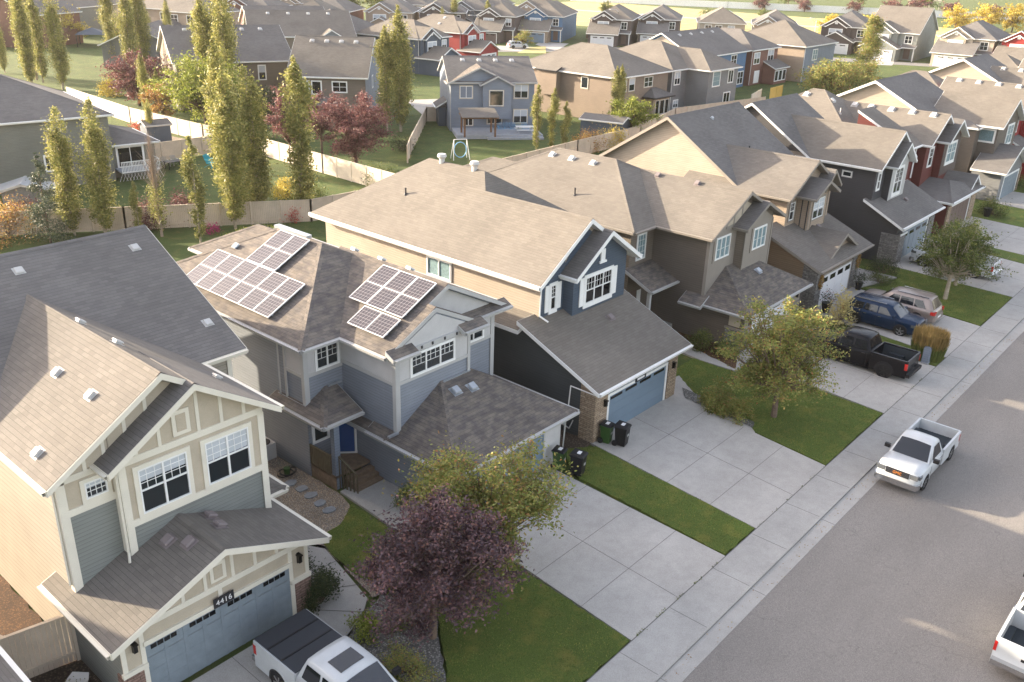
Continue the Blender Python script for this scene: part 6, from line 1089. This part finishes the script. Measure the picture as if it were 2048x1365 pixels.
suv = dict(nose=1.0, cowl=1.2, cab_end=4.6, gh=(1.05, 1.75, 4.15, 4.6), side=((1.65, 2.45, 2.05, 2.45), (2.53, 3.35, 2.53, 3.3), (3.42, 4.15, 3.38, 3.85)), seams=(1.35, 2.5, 3.4), handles=(2.3, 3.2))
car('suv', 'dark blue suv backed in on the brown house driveway, nose towards the street', 54.85, 16.75, -90, 4.75, 1.86, 'suv', 'pblue', suv, (.95, 3.75), 'suv', zs=1.07, zr=1.66, wr=.37, spokes=5)
suv2 = dict(suv, gh=(1.1, 1.85, 4.3, 4.62)); car('suv', 'beige silver estate style suv parked beside the dark blue one, rear to the street', 57.75, 16.7, 90, 4.75, 1.84, 'suv', 'psil', suv2, (.95, 3.7), 'suv', zs=1.05, zr=1.68, wr=.35)
car('suv', 'small white suv on the driveway of the bright blue house', 162.5, 140.5, -28, 4.6, 1.85, 'suv', 'pw', suv, (.95, 3.65), 'suv', 'rimd', zs=1.05, zr=1.62)

# ---------------------------------------------------------------- solar panels, one thing each
def solar(px, py, zp, wy, wx, sl, label, group, gap=.17):
    label = label[:label.rfind('~')] if '~' in label else label
    # lower-front corner px,py on the left-facing slope: wx along the slope, wy along y
    a = math.atan(sl); o = empty('photovoltaic_module', (px, py, zp+gap)); o.rotation_euler = (0, -a, 0); tag(o, label, 'solar panel', group)
    b = MB(); b.box(.02, wx-.02, .02, wy-.02, 0, .03); b.build('cell_field', M['pv'], o)
    b = MB(); f = .032; b.box(0, wx, 0, f, -.01, .042); b.box(0, wx, wy-f, wy, -.01, .042); b.box(0, f, f, wy-f, -.01, .042); b.box(wx-f, wx, f, wy-f, -.01, .042)
    if wx > 1.5: b.box(wx/2-.022, wx/2+.022, f, wy-f, .0, .038)
    else: b.box(f, wx-f, wy/2-.022, wy/2+.022, .0, .038)
    b.build('frame', M['pvf'], o); b = MB()
    for u in (.25, wx-.25):
        b.box(u-.02, u+.02, -.02, wy+.02, -.05, -.01); b.box(u-.02, u+.02, .1, .14, -gap, -.05)
    b.build('mount', M['metal'], o)
zA = lambda x: 6.2+.5*(x-19.25); zB = zA; 
for i in range(6): solar(19.74, 30.26+i*1.11, zA(19.74), 1.09, 2.2, .5, 'solar panel in the lower row of six, %s' % ('nearest the front', 'second from the front', 'third from the front', 'fourth from the front', 'fifth from the front', 'farthest from the front')[i], 'roof solar panels')
for i in range(2): solar(21.75, 32.5+i*1.11, zA(21.75), 1.09, 2.2, .5, 'dark solar panel above the row of six, %s one of the pair' % ('front', 'rear')[i], 'roof solar panels')
zB = lambda x: 6.2+.5*(x-21.15)
for i in range(3): solar(22.74, 25.36+i*1.11, zB(22.74), 1.09, 2.2, .5, 'dark solar panel in the group over the front gable, %s of three' % ('front', 'middle', 'rear')[i], 'roof solar panels')
solar(21.68, 25.32, zB(21.68), 2.2, 1.09, .5, 'single sideways solar panel below the three over the front gable', 'roof solar panels')

# ---------------------------------------------------------------- bins and small things
def bin_(x, y, rz, mat, label, h_=1.05, w_=.58):
    o = empty('wheelie_bin', (x, y, .08), R(rz)); tag(o, label, 'bin'); k = w_/2; b = MB()
    loft(b, [[(-k*s, -k*1.05*s, z), (k*s, -k*1.05*s, z), (k*s, k*1.05*s, z), (-k*s, k*1.05*s, z), (-k*s, -k*1.05*s, z)] for s, z in ((.74, .04), (.80, .3), (.93, h_*.86), (1.0, h_*.87), (1.0, h_*.93))]); b.build('bin_body', M[mat], o)
    b = MB(); b.add([(-k*1.06, -k*1.12, h_*.93), (k*1.06, -k*1.12, h_*.93), (k*1.06, k*1.18, h_*.96), (-k*1.06, k*1.18, h_*.96), (-k*.9, -k*.9, h_*.99), (k*.9, -k*.9, h_*.99), (k*.9, k*1.0, h_*1.04), (-k*.9, k*1.0, h_*1.04)], [(0, 3, 2, 1), (4, 5, 6, 7), (0, 1, 5, 4), (1, 2, 6, 5), (2, 3, 7, 6), (3, 0, 4, 7)]); ld = b.build('lid', M['black'], o)
    b = MB(); b.box(-.12, .12, -.1, .06, h_*1.012, h_*1.03); b.build('lid_label', M['label'], ld)
    for s in (-1, 1): b = MB(); b.cyl((s*k*.92-.03, k*.85, .14), (s*k*.92+.03, k*.85, .14), .14, .14, 14); b.build('wheel', M['tyre'], o)
    b = MB(); b.bar((-k*.8, k*1.25, h_*.9), (k*.8, k*1.25, h_*.9), .04, .04); b.build('handle', M['black'], o)
    b = MB(); b.box(-.1, .1, -k*1.0, -k*.97, h_*.5, h_*.6); b.box(k*.92, k*.965, -.1, .1, h_*.55, h_*.62); b.build('bin_mark', M['gtrim'], o)
bin_(27.5, 20.62, 15, 'green', 'green lidded bin at the blue-grey house garage corner', .98, .5); bin_(27.72, 19.75, 15, 'black', 'black bin on the lawn edge in front of the green one by the blue-grey house'); bin_(30.85, 20.5, 12, 'green', 'green lidded bin at the stone column of the navy gabled house', .98, .5); bin_(31.15, 19.85, 12, 'black', 'black bin beside the stone column of the navy gabled house')
def pot(x, y, label, leafm='lf_dk', fl='lf_red', s=1.):
    o = empty('flower_pot', (x, y, .075)); tag(o, label, 'flower pot'); b = MB(); b.cyl((0, 0, 0), (0, 0, .55*s), .17*s, .27*s, 14); b.build('pot', M['black'], o); rs = RS(int(x*10)); leafmesh('foliage', rs.normal(size=(420, 3))*np.array([.22, .22, .2])*s+np.array([0, 0, .85*s]), .1, leafm, o, rs); leafmesh('flowers', rs.normal(size=(90, 3))*np.array([.2, .2, .16])*s+np.array([0, 0, 1.0*s]), .07, fl, o, rs)
pot(60.25, 20.4, 'tall black planter with dark foliage right of the pale garage door', fl='lf_pu'); pot(54.4, 20.2, 'black planter with red flowers left of the pale garage door', s=1.2)
pot(88.0, 19.8, 'planter with orange flowers past the dark red house garage', 'lf_gr', 'lf_or', 1.4)
for x, l in ((54.45, 'left'), (60.5, 'right')):
    o = empty('autumn_wreath', (x, 20.82, 1.95)); tag(o, 'orange autumn wreath on the %s stone column of the brown house' % l, 'wreath'); rs = RS(int(x)); a = rs.uniform(0, 6.28, 420); q_ = rs.normal(size=420)*.05+.22
    leafmesh('leaves', np.stack([np.cos(a)*q_, rs.normal(size=420)*.04, np.sin(a)*q_*1.7], 1), .1, 'lf_red' if 0 else 'lf_orw', o, rs) if 0 else leafmesh('leaves', np.stack([np.cos(a)*q_, rs.normal(size=420)*.04, np.sin(a)*q_*1.7], 1), .11, 'lf_or', o, rs)
ub = empty('utility_box', (50.95, 12.75, .08)); tag(ub, 'small dark green-grey utility pedestal beside the golden grass clump', 'utility box'); b = MB(); b.box(-.24, .24, -.18, .18, 0, .95); b.box(-.21, .21, -.15, .15, .95, 1.02); b.build('cabinet', M['s_bgy'], ub); b = MB(); b.box(-.26, .26, -.2, .2, 0, .08); b.build('base', M['conc3'], ub)
hs = empty('garden_hose', (19.05, 28.75, .06)); tag(hs, 'coil of black garden hose on the gravel beside the porch', 'hose'); b = MB()
b.tube([(math.cos(t*.35)*(.32+.1*math.sin(t*.21)), math.sin(t*.35)*(.32+.1*math.sin(t*.3)), .03+t*.0022) for t in range(75)], .022, 5); b.build('hose_coil', M['black'], hs)
b = MB(); b.cyl((0, 0, 0), (0, 0, .3), .12, .14, 10); b.build('reel', M['green'], hs)
ac = empty('air_conditioner', (19.2, 30.6, .05)); tag(ac, 'dark air conditioner unit between the two nearest houses', 'air conditioner'); b = MB(); b.box(-.38, .38, -.38, .38, 0, .75); b.build('casing', M['gtrim'], ac); b = MB(); b.cyl((0, 0, .75), (0, 0, .78), .3, .3, 18); b.build('fan_grille', M['black'], ac)
wbw = empty('wheelbarrow', (7.25, 22.9, .05), R(40)); tag(wbw, 'grey wheelbarrow lying in the weeds at the bottom left', 'wheelbarrow'); b = MB()
loft(b, [[(x_, -w_, z_), (x_, w_, z_), (x_, w_*.8, z_-.2), (x_, -w_*.8, z_-.2), (x_, -w_, z_)] for x_, w_, z_ in ((-.45, .2, .5), (-.2, .3, .48), (.3, .32, .48), (.5, .25, .55))]); b.build('tub', M['gtrim'], wbw); b = MB(); b.bar((.5, -.15, .35), (-1.0, -.28, .5), .04, .04); b.bar((.5, .15, .35), (-1.0, .28, .5), .04, .04); b.build('frame', M['wood'], wbw); b = MB(); b.cyl((.62, -.05, .18), (.62, .05, .18), .18, .18, 16); b.build('wheel', M['tyre'], wbw)
def adirondack(x, y, rz, label, mat='turq', s=1.):
    o = empty('garden_chair', (x, y, 0), R(rz)); o.scale = (s,)*3; tag(o, label, 'chair'); b = MB(); b.ext([(-.28, -.3, .4), (.28, -.3, .4), (.28, .25, .3), (-.28, .25, .3)], (0, 0, .04)); b.build('seat', M[mat], o); b = MB()
    for k in range(5): b.bar((-.24+k*.12, .22, .3), (-.28+k*.14, .5, 1.0-.03*abs(k-2)), .1, .025)
    b.build('backrest', M[mat], o)
    for s_ in (-1, 1): b = MB(); b.box(s_*.33-.06, s_*.33+.06, -.35, .35, .6, .63); b.build('armrest', M[mat], o); b = MB(); b.box(s_*.33-.03, s_*.33+.03, -.3, -.22, 0, .6); b.build('leg', M[mat], o); b = MB(); b.bar((s_*.3, -.2, .38), (s_*.3, .45, .02), .05, .03); b.build('leg', M[mat], o)
M['turq'] = smooth('plastic_turquoise', (.05, .38, .48), .5); M['lblue'] = smooth('plastic_light_blue', (.22, .45, .68), .5); M['lgreen'] = smooth('plastic_pale_green', (.45, .55, .42), .5)
adirondack(48.0, 81.2, 20, 'turquoise slatted garden chair alone on the green yard', s=1.3)
for i in range(5): p = Vector((81.0, 78.0, 0)); a_ = R(-38); u_ = 6.2+i*.75; X0 = 79.9+math.cos(a_)*u_+math.sin(a_)*.9; Y0 = 79.6+math.sin(a_)*u_-math.cos(a_)*.9; adirondack(X0, Y0, -38, ('light blue plastic chair against the steel blue-grey house wall, first in the row', 'light blue plastic chair, second in the row', 'light blue plastic chair, third in the row', 'pale green plastic chair, fourth in the row', 'light blue plastic chair, last in the row')[i], 'lgreen' if i == 3 else 'lblue', 1.15)
pt = empty('picnic_table', (86.0-1.5, 71.5, .45), R(-38)); tag(pt, 'white and grey picnic table on the steel blue-grey house deck', 'picnic table'); MB().box(-1.1, 1.1, -.4, .4, .72, .78).build('table_top', M['white'], pt)
for s_ in (-1, 1): MB().box(-1.1, 1.1, s_*.75-.14, s_*.75+.14, .42, .46).build('bench', M['white'], pt); b = MB(); b.bar((s_*.8, -.7, .0), (s_*.8, .2, .72), .06, .06); b.bar((s_*.8, .7, 0), (s_*.8, -.2, .72), .06, .06); b.build('leg', M['metal'], pt)
ps = empty('patio_table', (45.2, 83.3, 0)); tag(ps, 'dark patio table with grey chairs by the fence of the green yard', 'patio table'); MB().box(-.9, .9, -.5, .5, .68, .73).build('table_top', M['black'], ps)
for sx in (-.8, .8):
    for sy in (-.4, .4): MB().box(sx-.03, sx+.03, sy-.03, sy+.03, 0, .68).build('leg', M['black'], ps)
for i in range(3): adirondack(43.9+i*1.0, 84.4, 0, 'grey patio chair behind the dark table, %s of three' % ('left', 'middle', 'right')[i], 'gtrim', .95)
sh_ = House('garden_shed', 'blue garden shed with white roof edge beside the mocha house', 88.3, 66.0, -74, cat='shed'); sh_.block((0, 5.2, 0, 3.2), 0, 2.5, (None, None, .25, .25), (.15,)*4, 's_navy', 'sh4', 'white'); sh_.done()
sh_ = House('garden_shed', 'small blue roofed shed behind the deck of the green-grey house', 48.8, 95.0, -10, cat='shed'); sh_.block((0, 2.6, 0, 2.2), 0, 2.1, (None, None, .3, .3), (.15,)*4, 's_navy', 'sh4', 'gtrim'); sh_.done()
sh_ = House('garden_shed', 'small grey roofed shed under the spruce at the left edge', 26.6, 76.6, -30, cat='shed'); sh_.block((0, 3.0, 0, 2.4), 0, 2.1, (.3, .3, None, None), (.25,)*4, 's_grey2', 'metal', 'gtrim'); sh_.done()
gz_ = empty('gazebo', (89.5, 191.5, 0), R(-30)); tag(gz_, 'dark blue gazebo under the bright yellow tree', 'gazebo'); b = MB(); b.add([(-3, -3, 2.4), (3, -3, 2.4), (3, 3, 2.4), (-3, 3, 2.4), (0, 0, 3.6)], [(0, 1, 4), (1, 2, 4), (2, 3, 4), (3, 0, 4), (3, 2, 1, 0)]); b.build('canopy', M['s_navy'], gz_)
for sx in (-2.8, 2.8):
    for sy in (-2.8, 2.8): MB().cyl((sx, sy, 0), (sx, sy, 2.4), .1, .1, 6).build('post', M['black'], gz_)
def streetlamp(x, y, h_, rz, label):
    o = empty('street_lamp', (x, y, 0), R(rz)); tag(o, label, 'street lamp'); MB().cyl((0, 0, 0), (0, 0, h_), .12, .07, 10).build('pole', M['metal' if h_ > 7.5 else 'black'], o); MB().tube([(0, 0, h_), (.7, 0, h_+.5), (1.8, 0, h_+.6)], .05, 6).build('arm', M['metal'], o); MB().box(1.7, 2.4, -.14, .14, h_+.5, h_+.64).build('lamp_head', M['gtrim'], o)
streetlamp(146.3, 137.3, 7.2, 160, 'street lamp standing behind the steel blue-grey house roof'); streetlamp(196.0, 85.7, 8.6, 170, 'tall pale street lamp in front of the umber house'); streetlamp(190.5, 133.0, 7.5, 150, 'street lamp before the charcoal brown house')
sw = empty('play_frame', (69.5, 67.7, 0), R(-30)); tag(sw, 'blue and white children play frame just behind the beige roof ridge', 'play frame'); b = MB()
for s_ in (-1, 1): b.tube([(s_*.9, -.6, 0), (s_*.7, 0, 2.1), (s_*.9, .6, 0)], .04, 6)
b.tube([(-.7, 0, 2.1), (.7, 0, 2.1)], .04, 6); b.build('frame', M['white'], sw); b = MB(); b.tube([(math.cos(k*.5)*.7, math.sin(k*.5)*.1, 1.0+math.sin(k*.5)*.8) for k in range(14)], .05, 6); b.build('hoop', M['lblue'], sw)
pf = empty('timber_arbour', (448, 147, 0), R(-65)); tag(pf, 'long pale timber arbour behind the white wall at the top right', 'arbour'); MB().box(-7, 7, -2, 2, 4.4, 4.8).build('canopy', M['fencew'], pf)
for k in range(4): MB().box(-6.5+k*4.2, -6.1+k*4.2, -1.9, -1.5, 0, 4.4).build('post', M['fencew'], pf)

# ---------------------------------------------------------------- badge, stains, weeds
cu = bpy.data.curves.new('badge_text', 'FONT'); cu.body = 'GMC'; cu.size = .17; cu.align_x = 'CENTER'; cu.extrude = .006
pkt = [o for o in bpy.data.objects if o.name == 'pickup_truck'][0]; gr_ = [o for o in pkt.children if o.name.startswith('grille')][0]
to = bpy.data.objects.new('badge', cu); COL.objects.link(to); bpy.context.view_layer.update(); me_ = bpy.data.meshes.new_from_object(to.evaluated_get(bpy.context.evaluated_depsgraph_get())); bpy.data.objects.remove(to)
me_.materials.clear(); me_.materials.append(M['ambl']); bo = bpy.data.objects.new('badge', me_); COL.objects.link(bo); bo.parent = gr_; bo.location = (5.45/2+.045, 0, .84); bo.rotation_euler = (R(90), 0, R(90))
rs = RS(5); w_ = []
for n_, x0, x1 in ((300, 20.7, 27.0), (90, 29.5, 36), (120, 43, 51)): xx = rs.uniform(x0, x1, n_); xx = xx[np.sin(xx*5.1)+.3*np.sin(xx*13) > .2]; w_.append(np.stack([xx, 12.13+rs.normal(size=len(xx))*.03, .09+rs.uniform(0, .05, len(xx))], 1))
wo = leafmesh('weeds', np.concatenate(w_), .06, 'lf_gr', None, rs); wo['kind'] = 'stuff'
lv = np.stack([rs.uniform(15, 60, 420), rs.uniform(9.95, 10.5, 420), np.full(420, .012)], 1); lo_ = leafmesh('fallen_leaves', lv, .06, 'lf_or', None, rs); lo_['kind'] = 'stuff'

# ---------------------------------------------------------------- haze
hz = MB(); hz.box(-150, 700, -150, 420, -2.0, 24.0); ho = hz.build('haze', bpy.data.materials.new('haze_air')); ho['kind'] = 'stuff'
hm = ho.data.materials[0]; hm.use_nodes = True; ht = hm.node_tree; ht.nodes.clear(); pv_ = ht.nodes.new('ShaderNodeVolumePrincipled'); pv_.inputs['Color'].default_value = (1, .96, .90, 1); pv_.inputs['Density'].default_value = .00010; pv_.inputs['Anisotropy'].default_value = .3
hout = ht.nodes.new('ShaderNodeOutputMaterial'); ht.links.new(pv_.outputs[0], hout.inputs['Volume'])
